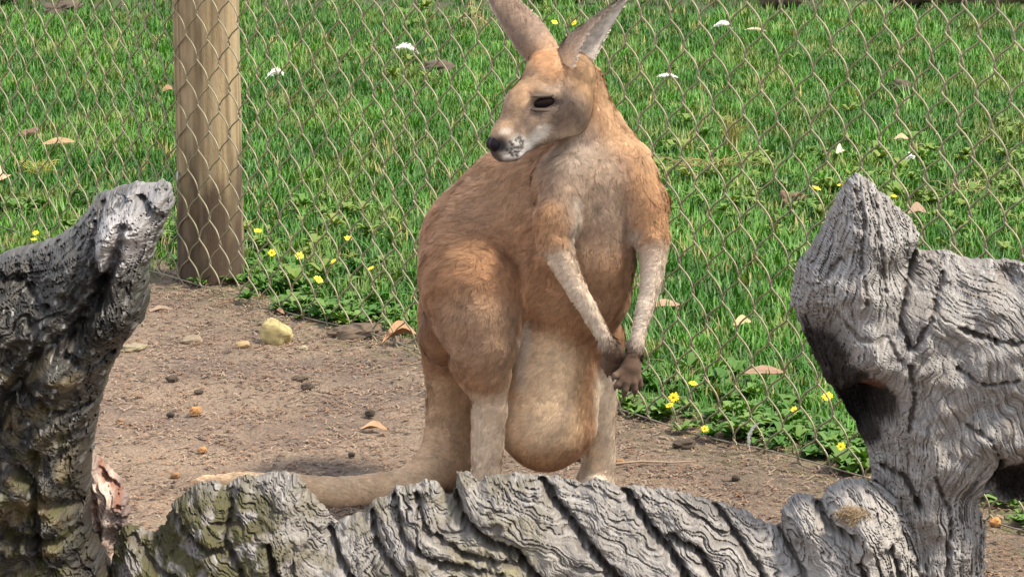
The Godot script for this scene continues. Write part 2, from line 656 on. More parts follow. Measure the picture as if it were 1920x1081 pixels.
func build_logs() -> void:
	var grey := rough(Color.WHITE, 0.82)
	grey.heightmap_enabled = true
	grey.heightmap_texture = noise_map(0.09, 4, 61)
	grey.heightmap_scale = 0.22
	grey.metallic_specular = 0.25
	grey.uv1_triplanar = true
	grey.uv1_scale = Vector3(7, 7, 7)
	var char_ := grey.duplicate()
	char_.roughness = 0.4
	char_.metallic_specular = 0.4

	# low log across the foreground
	var front := poly([198, 1215, 203, 1090, 213, 1020, 232, 985, 262, 990, 290, 1000, 312, 978, 326, 940, 350, 918, 372, 905, 402, 900, 424, 912, 450, 893, 478, 896, 500, 888, 522, 882, 552, 892, 578, 916, 602, 945, 620, 962, 622, 986, 652, 968, 684, 960, 698, 936, 730, 930, 742, 908, 776, 912, 796, 900, 820, 902, 838, 926, 853, 926, 857, 884, 878, 884, 898, 904, 922, 889, 962, 888, 1010, 890, 1052, 892, 1078, 902, 1098, 906, 1114, 897, 1140, 902, 1162, 916, 1172, 911, 1212, 915, 1262, 919, 1302, 930, 1342, 940, 1402, 960, 1436, 982, 1460, 985, 1466, 950, 1486, 931, 1512, 926, 1538, 935, 1556, 912, 1582, 896, 1616, 896, 1648, 909, 1680, 935, 1704, 968, 1720, 1010, 1736, 1080, 1745, 1215])
	var spec := {"cell": 1.7, "z": 0.60, "sharp": 0.85, "thick": 0.15, "round": 165.0, "jag": 7.0, "depth": 0.014, "lump": 0.020, "wavy": 1.6, "long": 1.5, "warp": 24.0, "spacing": 15.0,
		"grain": [[260, 1040, 110, 50.0], [420, 980, 110, 38.0], [560, 990, 80, 82.0], [760, 980, 90, 62.0], [900, 1040, 100, 28.0], [1000, 960, 110, 36.0], [1150, 1010, 120, 42.0], [1320, 1010, 120, 46.0], [1500, 1020, 90, 58.0], [1640, 1010, 90, 70.0]],
		"bumps": [[460, 905, 22, 0.02], [540, 920, 30, 0.025], [350, 960, 40, 0.02], [1495, 960, 35, 0.03], [1610, 960, 50, 0.03], [900, 930, 40, 0.02]],
		"cracks": [crack([848, 915, 874, 959, 932, 988, 970, 1000, 1037, 1064, 1060, 1100], 7, 0.05), crack([1018, 900, 1055, 942, 1137, 1023, 1195, 1085], 8, 0.06), crack([1166, 908, 1215, 967, 1262, 1010, 1305, 1075, 1330, 1120], 8, 0.065), crack([1254, 980, 1300, 997, 1340, 1052], 6, 0.04), crack([1339, 938, 1378, 988, 1418, 1042, 1440, 1090], 6, 0.035), crack([1459, 984, 1497, 1040, 1510, 1080], 5, 0.03), crack([1598, 1018, 1625, 1076], 5, 0.04), crack([1660, 1000, 1690, 1090], 5, 0.03), crack([512, 985, 528, 1040, 538, 1090], 6, 0.05), crack([700, 955, 712, 1000, 760, 1040, 860, 1060, 960, 1072], 6, 0.035), crack([740, 925, 760, 985, 830, 1020, 940, 1032], 5, 0.028), crack([782, 915, 800, 970, 880, 1008, 980, 1018], 5, 0.028), crack([618, 985, 640, 1020, 690, 1080], 6, 0.04), crack([330, 950, 380, 990, 430, 1000], 6, 0.025), crack([250, 1000, 300, 1040, 380, 1060], 6, 0.025), crack([440, 930, 430, 980, 470, 1040], 6, 0.025), crack([1530, 935, 1545, 965, 1590, 975], 9, 0.05)]}
	var tint := func(p: Vector2, st: float, gr: float, slit: float) -> Color:
		var c := Color(0.18, 0.168, 0.16).lerp(Color(0.315, 0.302, 0.298), smooth(-0.25, 0.45, st))
		c = c.lerp(Color(0.36, 0.345, 0.34), 0.5 * smooth(1300, 1560, p.x))
		c = c.lerp(Color(0.155, 0.14, 0.105), 0.7 * smooth(1100, 950, p.x) * smooth(-0.1, 0.4, n_b.get_noise_2d(p.x * 0.012, p.y * 0.02)))
		c = c.lerp(Color(0.075, 0.072, 0.032), 0.92 * smooth(0.05, 0.4, 0.38 + n_b.get_noise_2d(p.x * 0.02, p.y * 0.02)) * smooth(620, 470, p.x) * smooth(885, 930, p.y + 30.0 * n_b.get_noise_1d(p.x * 0.02)))
		c = c.lerp(Color(0.24, 0.215, 0.10), 0.6 * blob(p, 930, 1030, 80) * smooth(0.0, 0.4, st + 0.2))
		c = c.lerp(Color(0.09, 0.075, 0.065), 0.6 * smooth(0.2, 0.8, slit))
		c = c.lerp(Color(0.075, 0.062, 0.052), 0.72 * gr)  # both crack terms: dirt, plus recess shade put into the colour
		c = c * (1.0 + 0.22 * n_b.get_noise_2d(p.x * 0.16, p.y * 0.16))
		c.a = 1.0
		return c
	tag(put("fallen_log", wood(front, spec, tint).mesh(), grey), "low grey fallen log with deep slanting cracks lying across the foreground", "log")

	# charred stump on the left
	var left := poly([-190, 1215, -190, 600, -110, 520, -40, 492, 20, 474, 66, 462, 102, 450, 140, 424, 164, 392, 184, 366, 206, 358, 232, 352, 262, 346, 282, 352, 300, 341, 320, 356, 322, 384, 308, 418, 296, 446, 284, 484, 275, 520, 278, 556, 268, 592, 240, 630, 216, 668, 196, 720, 182, 770, 173, 830, 166, 900, 163, 965, 172, 1015, 196, 1050, 206, 1085, 218, 1215])
	spec = {"cell": 1.9, "z": 0.62, "thick": 0.17, "round": 110.0, "jag": 6.0, "depth": 0.015, "lump": 0.035, "wavy": 2.6, "long": 1.0, "warp": 34.0, "spacing": 12.0,
		"grain": [[250, 420, 80, 100.0], [90, 530, 110, -28.0], [220, 580, 70, 60.0], [100, 720, 110, 35.0], [60, 900, 120, 50.0], [150, 850, 70, 75.0], [120, 1040, 80, 12.0]],
		"bumps": [[245, 400, 38, 0.035], [250, 560, 45, 0.05], [120, 660, 60, 0.045], [140, 850, 40, 0.03], [60, 540, 70, -0.05], [60, 1000, 60, -0.02], [300, 365, 20, 0.02]],
		"cracks": [crack([250, 395, 225, 470, 196, 540, 150, 590, 100, 620, 50, 690, 0, 780, -40, 860], 11, 0.055), crack([200, 372, 190, 430, 205, 500], 8, 0.035), crack([270, 360, 300, 380, 310, 400], 6, 0.03), crack([60, 830, 110, 900, 160, 930], 8, 0.035), crack([80, 700, 130, 730, 180, 735], 6, 0.025), crack([0, 900, 50, 960, 140, 975, 165, 970], 9, 0.035), crack([215, 350, 235, 362, 275, 362], 7, 0.035), crack([150, 620, 190, 650, 215, 640], 6, 0.03), crack([0, 500, 60, 505, 110, 540], 7, 0.03), crack([90, 800, 88, 900, 95, 1010], 8, 0.03)]}
	var tint_l := func(p: Vector2, st: float, gr: float, slit: float) -> Color:
		var c := Color(0.018, 0.017, 0.016).lerp(Color(0.062, 0.058, 0.054), smooth(-0.3, 0.4, st))
		c = c.lerp(Color(0.105, 0.082, 0.045), 0.8 * smooth(-0.15, 0.35, n_b.get_noise_2d(p.x * 0.014 + 5.0, p.y * 0.014)) * smooth(580, 680, p.y))
		c = c.lerp(Color(0.07, 0.07, 0.026), 0.7 * smooth(0.0, 0.4, n_b.get_noise_2d(p.x * 0.02 + 25.0, p.y * 0.016)) * smooth(700, 900, p.y))
		c = c.lerp(Color(0.40, 0.385, 0.40), 0.8 * smooth(0.25, 0.75, blob(p, 246, 420, 62) + 0.5 * st))
		c = c.lerp(Color(0.28, 0.27, 0.28), 0.6 * smooth(0.25, 0.75, blob(p, 285, 372, 50) + 0.5 * st))
		c = c.lerp(Color(0.018, 0.016, 0.015), 0.9 * smooth(0.2, 0.7, blob(p, 236, 590, 62) + 0.3 * st))
		c = c.lerp(Color(0.02, 0.018, 0.018), 0.8 * smooth(34, 12, absf(p.x - (172.0 + maxf(0.0, 720.0 - p.y) * 0.35))) * smooth(600, 680, p.y))
		c = c.lerp(Color(0.45, 0.44, 0.43), 0.8 * smooth(0.36, 0.5, n_b.get_noise_2d(p.x * 0.05 + 80.0, p.y * 0.03)) * blob(p, 40, 640, 190))
		c = c.lerp(Color(0.42, 0.41, 0.40), 0.6 * smooth(0.45, 0.9, slit) * smooth(0.0, 0.3, n_b.get_noise_2d(p.x * 0.03, p.y * 0.03)) * blob(p, 90, 630, 110))
		c = c * (1.0 + 0.3 * n_b.get_noise_2d(p.x * 0.14, p.y * 0.14))
		c.a = 1.0
		return c
	tag(put("charred_stump", wood(left, spec, tint_l).mesh(), char_), "black charred upright stump with a pale worn knob at its top", "stump")

	# bark flap at the foot of the charred stump
	var bark := poly([150, 1110, 150, 845, 172, 850, 192, 866, 206, 880, 226, 900, 238, 930, 242, 958, 236, 985, 222, 1000, 212, 1030, 214, 1110])
	spec = {"cell": 2.4, "z": 0.50, "thick": 0.05, "round": 60.0, "jag": 5.0, "depth": 0.014, "lump": 0.02, "wavy": 2.0, "long": 1.0, "warp": 22.0, "spacing": 11.0,
		"grain": [[195, 940, 200, 84.0]], "bumps": [[225, 930, 16, 0.03]], "cracks": [crack([190, 862, 200, 890, 222, 905, 226, 935], 7, 0.03), crack([182, 930, 190, 980, 182, 1040], 4, 0.02)]}
	var tint_b := func(p: Vector2, st: float, gr: float, slit: float) -> Color:
		var c := Color(0.36, 0.26, 0.22).lerp(Color(0.56, 0.47, 0.42), smooth(-0.2, 0.4, st))
		c = c.lerp(Color(0.17, 0.13, 0.125), 0.85 * smooth(208, 226, p.x + 8.0 * st))
		c = c.lerp(Color(0.17, 0.13, 0.125), 0.7 * smooth(890, 868, p.y))
		c = c.lerp(Color(0.24, 0.10, 0.06), 0.7 * smooth(0.3, 0.8, slit))
		c = c * (1.0 + 0.25 * n_b.get_noise_2d(p.x * 0.14, p.y * 0.14))
		c.a = 1.0
		return c
	tag(put("bark_flap", wood(bark, spec, tint_b).mesh(), grey), "pinkish torn bark flap standing between the charred stump and the low log", "bark")

	# silver stump on the right
	var right := poly([1640, 1215, 1648, 1080, 1650, 1000, 1638, 950, 1640, 892, 1630, 842, 1602, 782, 1562, 722, 1532, 672, 1512, 624, 1500, 592, 1484, 568, 1490, 530, 1496, 500, 1520, 468, 1548, 420, 1574, 366, 1604, 328, 1624, 335, 1650, 360, 1700, 405, 1722, 436, 1714, 470, 1740, 474, 1776, 472, 1820, 490, 1868, 488, 1906, 490, 1996, 530, 2040, 640, 2032, 800, 1985, 915, 1920, 931, 1882, 937, 1850, 917, 1832, 932, 1838, 962, 1845, 1000, 1843, 1060, 1838, 1215])
	spec = {"cell": 1.7, "z": 0.52, "swell": 3.0, "sharp": 0.6, "thick": 0.12, "round": 130.0, "jag": 5.0, "depth": 0.009, "lump": 0.020, "wavy": 2.6, "long": 1.2, "warp": 14.0, "spacing": 9.0,
		"grain": [[1620, 450, 130, 97.0], [1590, 640, 60, 120.0], [1800, 560, 90, 40.0], [1740, 660, 80, 115.0], [1900, 640, 90, 62.0], [1820, 740, 90, 70.0], [1720, 820, 80, 105.0], [1745, 980, 130, 92.0]],
		"bumps": [[1600, 640, 42, 0.032], [1585, 590, 40, 0.015], [1690, 680, 40, 0.03], [1540, 620, 50, -0.03], [1625, 735, 34, -0.10], [1600, 760, 40, -0.06], [1895, 890, 42, -0.11], [1890, 520, 30, -0.05], [1680, 890, 30, 0.03], [1700, 500, 30, -0.03]],
		"cracks": [crack([1724, 452, 1708, 490, 1690, 530, 1676, 570, 1690, 620], 5, 0.026), crack([1760, 500, 1735, 560, 1700, 620], 4, 0.018), crack([1780, 585, 1815, 600, 1850, 610], 4, 0.022), crack([1850, 610, 1890, 615, 1940, 600], 4, 0.02), crack([1515, 520, 1545, 500, 1570, 470], 3, 0.01), crack([1600, 350, 1612, 400, 1604, 470, 1612, 540], 3, 0.010), crack([1640, 380, 1640, 440, 1650, 520], 3, 0.010), crack([1560, 565, 1600, 605, 1650, 600, 1670, 640], 4, 0.008), crack([1690, 650, 1700, 720, 1690, 780], 4, 0.016), crack([1650, 860, 1690, 870, 1712, 920], 6, 0.035), crack([1780, 660, 1830, 690, 1890, 680], 3, 0.014), crack([1640, 900, 1665, 950, 1690, 960], 6, 0.03), crack([1868, 840, 1862, 880, 1850, 905], 6, 0.04), crack([1790, 760, 1840, 790, 1870, 850], 3, 0.012), crack([1740, 860, 1770, 940, 1760, 1040], 4, 0.014)]}
	var tint_r := func(p: Vector2, st: float, gr: float, slit: float) -> Color:
		var c := Color(0.185, 0.175, 0.172).lerp(Color(0.345, 0.338, 0.338), smooth(-0.25, 0.4, st))
		c = c.lerp(Color(0.22, 0.195, 0.178), 0.5 * smooth(0.0, 0.4, n_b.get_noise_2d(p.x * 0.012 + 60.0, p.y * 0.012)))
		c = c.lerp(Color(0.105, 0.10, 0.10), 0.8 * smooth(0.35, 0.8, blob(p, 1535, 625, 60) + 0.25 * st))  # left face darkened: char and the shade of that side, painted together
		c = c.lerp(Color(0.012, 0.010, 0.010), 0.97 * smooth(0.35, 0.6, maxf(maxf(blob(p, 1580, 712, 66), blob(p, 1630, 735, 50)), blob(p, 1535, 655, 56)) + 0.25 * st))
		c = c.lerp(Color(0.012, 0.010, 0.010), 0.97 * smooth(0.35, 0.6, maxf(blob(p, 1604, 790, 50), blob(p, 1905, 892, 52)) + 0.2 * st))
		c = c.lerp(Color(0.16, 0.07, 0.045), 0.7 * smooth(0.35, 0.6, blob(p, 1628, 700, 22) + 0.3 * st))
		c = c.lerp(Color(0.085, 0.072, 0.065), 0.78 * gr)
		c = c.lerp(Color(0.10, 0.085, 0.075), 0.7 * smooth(0.25, 0.8, slit))  # cracks and fissures coloured for dirt and for the shade inside them
		c = c * (1.0 + 0.22 * n_b.get_noise_2d(p.x * 0.16, p.y * 0.16))
		c.a = 1.0
		return c
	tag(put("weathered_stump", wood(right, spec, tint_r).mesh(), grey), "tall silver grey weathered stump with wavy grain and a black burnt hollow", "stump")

	# dry grass caught on the log
	var s := Soup.new()
	for k in 420:
		var a := rng.randf() * TAU
		var at := Vector3(cos(a) * rng.randf() * 0.03, rng.randf_range(-0.012, 0.014), sin(a) * rng.randf() * 0.03)
		var d := Vector3(rng.randf_range(-1, 1), rng.randf_range(-0.5, 0.3), rng.randf_range(-1, 1)).normalized() * rng.randf_range(0.006, 0.014)
		var q := d.cross(Vector3(0.2, 1, 0.4)).normalized() * 0.0008
		var t := rng.randf_range(0.6, 1.3)
		var col := Color(0.23 * t, 0.16 * t, 0.09 * t)
		var i := s.add(at - d - q, Vector3(0, 0.7, 0.7), col)
		s.add(at - d + q, Vector3(0, 0.7, 0.7), col)
		s.add(at + d, Vector3(0, 0.7, 0.7), col)
		s.tri(i, i + 1, i + 2)
	var tuft := put("dry_grass_clump", s.mesh(), rough())
	tuft.position = pt(1588, 940, 0.60) + Vector3(0, 0.004, 0.10)
	tag(tuft, "small brown clump of dry grass caught on the log by the silver stump", "grass clump")

# ---------------------------------------------------------------- kangaroo
class Field:
	var o: Vector3
	var c: float
	var nx: int
	var ny: int
	var nz: int
	var f := PackedFloat32Array()

	func _init(lo: Vector3, hi: Vector3, cell: float) -> void:
		o = lo
		c = cell
		nx = int((hi.x - lo.x) / cell) + 1
		ny = int((hi.y - lo.y) / cell) + 1
		nz = int((hi.z - lo.z) / cell) + 1
		f.resize(nx * ny * nz)
		f.fill(1.0)

	func bone(a: Vector3, b: Vector3, ra: float, rb: float, k: float, cut := false) -> void:
		var pad := k + 2.5 * c
		var lo := (a - Vector3(ra, ra, ra)).min(b - Vector3(rb, rb, rb)) - Vector3(pad, pad, pad)
		var hi := (a + Vector3(ra, ra, ra)).max(b + Vector3(rb, rb, rb)) + Vector3(pad, pad, pad)
		var ab := b - a
		var inv := 1.0 / maxf(ab.length_squared(), 1e-9)
		for iz in range(maxi(0, int((lo.z - o.z) / c)), mini(nz, int((hi.z - o.z) / c) + 2)):
			for iy in range(maxi(0, int((lo.y - o.y) / c)), mini(ny, int((hi.y - o.y) / c) + 2)):
				var row := (iz * ny + iy) * nx
				for ix in range(maxi(0, int((lo.x - o.x) / c)), mini(nx, int((hi.x - o.x) / c) + 2)):
					var p := o + Vector3(ix, iy, iz) * c
					var h := clampf((p - a).dot(ab) * inv, 0.0, 1.0)
					var d := p.distance_to(a + ab * h) - lerpf(ra, rb, h)
					if d > pad: continue
					var e := f[row + ix]
					if cut:
						var g := maxf(k - absf(e + d), 0.0) / k
						f[row + ix] = maxf(e, -d) + g * g * k * 0.25
					else:
						var g := maxf(k - absf(e - d), 0.0) / k
						f[row + ix] = minf(e, d) - g * g * k * 0.25

	func at(p: Vector3) -> float:
		var q := (p - o) / c
		var i := clampi(int(q.x), 0, nx - 2)
		var j := clampi(int(q.y), 0, ny - 2)
		var k := clampi(int(q.z), 0, nz - 2)
		q -= Vector3(i, j, k)
		var b := (k * ny + j) * nx + i
		var y0 := lerpf(lerpf(f[b], f[b + 1], q.x), lerpf(f[b + nx], f[b + nx + 1], q.x), q.y)
		b += nx * ny
		var y1 := lerpf(lerpf(f[b], f[b + 1], q.x), lerpf(f[b + nx], f[b + nx + 1], q.x), q.y)
		return lerpf(y0, y1, q.z)

	func skin() -> Soup:                               # surface nets
		var s := Soup.new()
		var id := PackedInt32Array()
		id.resize(f.size())
		id.fill(-1)
		var sx := 1
		var sy := nx
		var sz := nx * ny
		var off := [0, 1, sy, sy + 1, sz, sz + 1, sz + sy, sz + sy + 1]
		var cor := [Vector3(0, 0, 0), Vector3(1, 0, 0), Vector3(0, 1, 0), Vector3(1, 1, 0), Vector3(0, 0, 1), Vector3(1, 0, 1), Vector3(0, 1, 1), Vector3(1, 1, 1)]
		var edges := [0, 1, 0, 2, 0, 4, 1, 3, 1, 5, 2, 3, 2, 6, 3, 7, 4, 5, 4, 6, 5, 7, 6, 7]
		var lim := 2.2 * c
		var vals := PackedFloat32Array()
		vals.resize(8)
		for k in nz - 1:
			for j in ny - 1:
				for i in nx - 1:
					var b := k * sz + j * sy + i
					if absf(f[b]) > lim: continue
					var neg := 0
					for q in 8:
						vals[q] = f[b + off[q]]
						if vals[q] < 0.0: neg += 1
					if neg == 0 or neg == 8: continue
					var sum := Vector3.ZERO
					var cnt := 0
					for e in 12:
						var p: int = edges[e * 2]
						var r: int = edges[e * 2 + 1]
						if (vals[p] < 0.0) != (vals[r] < 0.0):
							sum += cor[p].lerp(cor[r], vals[p] / (vals[p] - vals[r]))
							cnt += 1
					id[b] = s.add(o + (Vector3(i, j, k) + sum / cnt) * c, Vector3.UP)
		for k in range(1, nz - 1):
			for j in range(1, ny - 1):
				for i in range(1, nx - 1):
					var b := k * sz + j * sy + i
					if absf(f[b]) > lim: continue
					var inside := f[b] < 0.0
					for ax in 3:
						var st: int = [sx, sy, sz][ax]
						if (f[b + st] < 0.0) == inside: continue
						var p: int = [sy, sz, sx][ax]
						var r: int = [sz, sx, sy][ax]
						var q0 := id[b]
						var q1 := id[b - p]
						var q2 := id[b - p - r]
						var q3 := id[b - r]
						if q0 < 0 or q1 < 0 or q2 < 0 or q3 < 0: continue
						if inside: s.f.append_array([q0, q2, q1, q0, q3, q2])
						else: s.f.append_array([q0, q1, q2, q0, q2, q3])
		s.renormal()
		return s

const HEAD_YAW := 0.40
func hp(u: float, v: float, side: float, mirror := 1.0) -> Vector3:   # a point of the head; side is its distance from the middle plane
	var b := pt(1070, v, 0.03)
	var fwd := Vector3(-cos(HEAD_YAW), 0, sin(HEAD_YAW))
	var lat := Vector3(sin(HEAD_YAW), 0, cos(HEAD_YAW))
	var f := (1070.0 - u + side * 1000.0 * sin(HEAD_YAW)) / (1000.0 * cos(HEAD_YAW))
	return b + fwd * f + lat * side * mirror

func paint(p: Vector3, start: Color, list: Array) -> Color:
	var c := start
	for q in list:                                      # from, to, radius, colour, share
		var a: Vector3 = q[0]
		var ab: Vector3 = q[1] - a
		var h := clampf((p - a).dot(ab) / maxf(ab.length_squared(), 1e-9), 0.0, 1.0)
		var e := p.distance_to(a + ab * h) / float(q[2])
		if e < 1.6: c = c.lerp(q[3], float(q[4]) * smoothstep(1.6, 0.55, e))
	return c

func build_kangaroo() -> void:
	var roo := base("kangaroo", Vector3(0, 0, 0))
	tag(roo, "upright red brown kangaroo with pale forearms turning its head to the left", "kangaroo")
	# trunk, limbs and tail: u, v, z, radius for both ends, then how softly it blends
	var bones := [
		# back and rump
		[884, 590, -0.09, .100, 912, 452, -0.13, .113, .03], [912, 452, -0.13, .113, 968, 380, -0.14, .100, .03], [968, 380, -0.14, .100, 1060, 325, -0.08, .072, .03], [900, 600, -0.08, .088, 1035, 600, -0.02, .092, .03],
		# belly
		[965, 500, -0.085, .094, 1075, 535, 0.012, .102, .03], [1075, 535, 0.014, .106, 1092, 480, 0.03, .095, .02], [1092, 480, 0.03, .092, 1105, 400, 0.03, .080, .02], [1000, 440, -0.08, .09, 1090, 420, 0.0, .085, .03],
		# chest and neck
		[1060, 345, 0.03, .062, 1150, 340, 0.02, .066, .02], [1150, 340, 0.02, .066, 1165, 350, 0.02, .060, .02], [1108, 350, 0.045, .066, 1112, 405, 0.055, .058, .02], [1110, 310, 0.01, .070, 1102, 245, -0.012, .056, .025], [1102, 245, -0.010, .056, 1084, 165, -0.005, .050, .02], [1125, 250, -0.01, .045, 1160, 310, -0.01, .060, .025],
		# lower belly and pouch
		[1046, 640, 0.015, .074, 1026, 800, 0.055, .070, .025], [1026, 802, 0.045, .076, 1022, 804, 0.05, .076, .03], [1082, 660, 0.0, .046, 1078, 800, 0.03, .036, .035], [995, 640, 0.01, .052, 978, 790, 0.045, .036, .04],
		# tail
		[865, 650, -0.12, .078, 852, 770, -0.14, .048, .03], [852, 770, -0.14, .050, 832, 870, -0.10, .046, .02], [832, 870, -0.10, .048, 770, 915, -0.045, .039, .02], [770, 915, -0.045, .039, 650, 930, 0.0, .034, .01],
		[650, 930, 0.0, .034, 540, 917, 0.0, .029, .01], [540, 917, 0.0, .029, 450, 903, 0.0, .018, .01], [450, 903, 0.0, .018, 372, 902, 0.0, .009, .01],
		# leg nearest the standpoint
		[890, 475, -0.065, .092, 945, 445, -0.09, .088, .05], [876, 520, 0.018, .090, 886, 550, 0.058, .088, .05], [886, 550, 0.062, .092, 898, 600, 0.092, .078, .012], [898, 600, 0.092, .078, 909, 650, 0.115, .060, .010], [909, 650, 0.115, .060, 915, 700, 0.122, .039, .010], [838, 630, 0.0, .052, 885, 560, 0.04, .082, .014], [880, 680, 0.09, .036, 898, 728, 0.11, .022, .015], [922, 700, 0.122, .034, 925, 770, 0.118, .0235, .010], [925, 770, 0.118, .0235, 915, 905, 0.11, .0215, .010],
		[898, 730, 0.10, .015, 899, 905, 0.095, .014, .004],
		# leg farther off
		[1040, 570, -0.05, .095, 1112, 640, -0.01, .056, .015], [1112, 640, -0.01, .056, 1127, 705, -0.01, .031, .015], [1127, 705, -0.01, .030, 1126, 910, -0.03, .026, .01], [1108, 760, -0.04, .017, 1109, 910, -0.04, .019, .006],
		# arms
		[1072, 335, 0.075, .044, 1044, 415, 0.125, .040, .026], [1044, 415, 0.125, .040, 1040, 446, 0.14, .032, .010], [1043, 462, 0.15, .028, 1083, 545, 0.18, .0170, .010], [1083, 545, 0.18, .0170, 1138, 640, 0.20, .0125, .005], [1138, 640, 0.20, .0145, 1154, 662, 0.20, .017, .005],
		[1168, 322, 0.02, .058, 1206, 385, 0.05, .046, .016], [1206, 385, 0.05, .046, 1218, 440, 0.075, .036, .010], [1226, 452, 0.085, .029, 1222, 530, 0.12, .0180, .010], [1222, 530, 0.12, .0180, 1194, 645, 0.18, .0125, .005], [1194, 645, 0.18, .0145, 1184, 678, 0.19, .017, .005],
	]
	var fl := Field.new(Vector3(-0.64, -0.02, -0.30), Vector3(0.36, 0.92, 0.44), 0.0075)
	for b in bones:
		fl.bone(pt(b[0], b[1], b[2]), pt(b[4], b[5], b[6]), b[3], b[7], b[8])
	# hind feet
	for a in [pt(912, 905, 0.085), pt(1118, 908, -0.025)]:
		fl.bone(a, Vector3(a.x - 0.005, 0.034, a.z - 0.02), 0.027, 0.03, 0.012)
		fl.bone(Vector3(a.x - 0.005, 0.034, a.z - 0.03), Vector3(a.x + 0.005, 0.026, a.z + 0.20), 0.025, 0.022, 0.015)
		fl.bone(Vector3(a.x + 0.005, 0.026, a.z + 0.20), Vector3(a.x + 0.012, 0.014, a.z + 0.29), 0.020, 0.011, 0.01)
	var body := fl.skin()

	# head, finer
	var hf := Field.new(hp(1140, 310, 0) + Vector3(-0.24, -0.01, -0.09), hp(1140, 310, 0) + Vector3(0.03, 0.26, 0.22), 0.0029)
	var hb := [
		[1068, 142, 0, .047, 1034, 140, 0, .043, .02], [1034, 140, 0, .043, 986, 192, 0, .032, .02], [986, 192, 0, .033, 950, 243, 0, .0255, .02], [950, 243, 0, .0245, 939, 262, 0, .0205, .01],
		[1062, 182, .022, .044, 1004, 210, .014, .027, .022], [1004, 210, .014, .027, 962, 252, .010, .023, .015], [1066, 211, .016, .038, 1020, 238, .010, .0205, .02], [1020, 238, .010, .0205, 962, 270, .006, .0180, .012], [962, 272, .006, .0185, 945, 276, .004, .0150, .01],
		[1010, 160, .030, .012, 1046, 163, .040, .011, .012], [1008, 192, .030, .010, 1040, 196, .038, .010, .012],
		[1030, 118, .016, .016, 1028, 108, .022, .015, .014], [1070, 122, .026, .020, 1084, 128, .030, .019, .012],
	]
	for b in hb:
		for side in [1.0, -1.0]:
			if side < 0 and b[2] == 0 and b[6] == 0: continue
			if b[0] == 1030 and side > 0: continue
			hf.bone(hp(b[0], b[1], b[2], side), hp(b[4], b[5], b[6], side), b[3], b[7], b[8])
	# eye sockets, nostrils, mouth line
	for side in [1.0, -1.0]:
		hf.bone(hp(1008, 180, .050, side), hp(1036, 178, .056, side), .0085, .0075, .006, true)
		hf.bone(hp(930, 262, .012, side), hp(940, 256, .016, side), .0045, .0030, .003, true)
		hf.bone(hp(938, 281, .016, side), hp(1000, 268, .035, side), .0026, .0022, .004, true)
	var head := hf.skin()

	# hands, finer still: wrist, palm, five clawed fingers each
	var claws := []
	var hands := Soup.new()
	var specs := [
		{"palm": [1185, 672, .190, .0165, 1182, 691, .198, .0205], "fingers": [[1163, 699, .212, 1154, 704, .220, 1150, 707, .218], [1166, 711, .215, 1159, 721, .220, 1154, 725, .216], [1175, 717, .217, 1172, 731, .220, 1170, 740, .214], [1188, 717, .213, 1190, 729, .213, 1191, 737, .208], [1197, 710, .205, 1200, 721, .203, 1200, 727, .198]]},
		{"palm": [1152, 658, .195, .0165, 1148, 676, .185, .0185], "fingers": [[1136, 672, .175, 1132, 684, .172, 1135, 690, .168], [1140, 682, .180, 1138, 694, .178, 1140, 700, .174], [1147, 686, .182, 1148, 698, .180, 1151, 705, .176], [1155, 684, .182, 1158, 696, .181, 1160, 703, .177], [1161, 676, .180, 1166, 688, .178, 1168, 694, .175]]}]
	for h in specs:
		var q: Array = h.palm
		var mid := pt(q[4], q[5], q[6])
		var f2 := Field.new(mid - Vector3(0.065, 0.075, 0.06), mid + Vector3(0.06, 0.05, 0.06), 0.0022)
		f2.bone(pt(q[0], q[1], q[2]), mid, q[3], q[7], 0.008)
		for g in h.fingers:
			var a := pt(g[0], g[1], g[2])
			var b := pt(g[3], g[4], g[5])
			var d := pt(g[6], g[7], g[8])
			f2.bone(mid.lerp(a, 0.55), a, 0.0110, 0.0078, 0.004)
			f2.bone(a, b, 0.0074, 0.0066, 0.0015)
			f2.bone(b, b.lerp(d, 0.8), 0.0066, 0.0050, 0.0015)
			claws.append(Soup.new())
			tube(claws[-1], [b.lerp(d, 0.4), b.lerp(d, 0.9), d + Vector3(-0.001, -0.003, -0.003), d + Vector3(0.0, -0.010, -0.008)], [0.0040, 0.0038, 0.0028, 0.0006], 6, Color(0.02, 0.017, 0.016))
		hands.join(f2.skin())

	# ---- colours of the coat, with some light and shade painted in
	var rust := Color(0.385, 0.190, 0.088)
	var pale := Color(0.52, 0.43, 0.345)
	var dun := Color(0.37, 0.262, 0.188)
	var dark := Color(0.10, 0.054, 0.032)
	var gold := Color(0.50, 0.30, 0.155)
	var white := Color(0.64, 0.58, 0.52)
	var marks := []
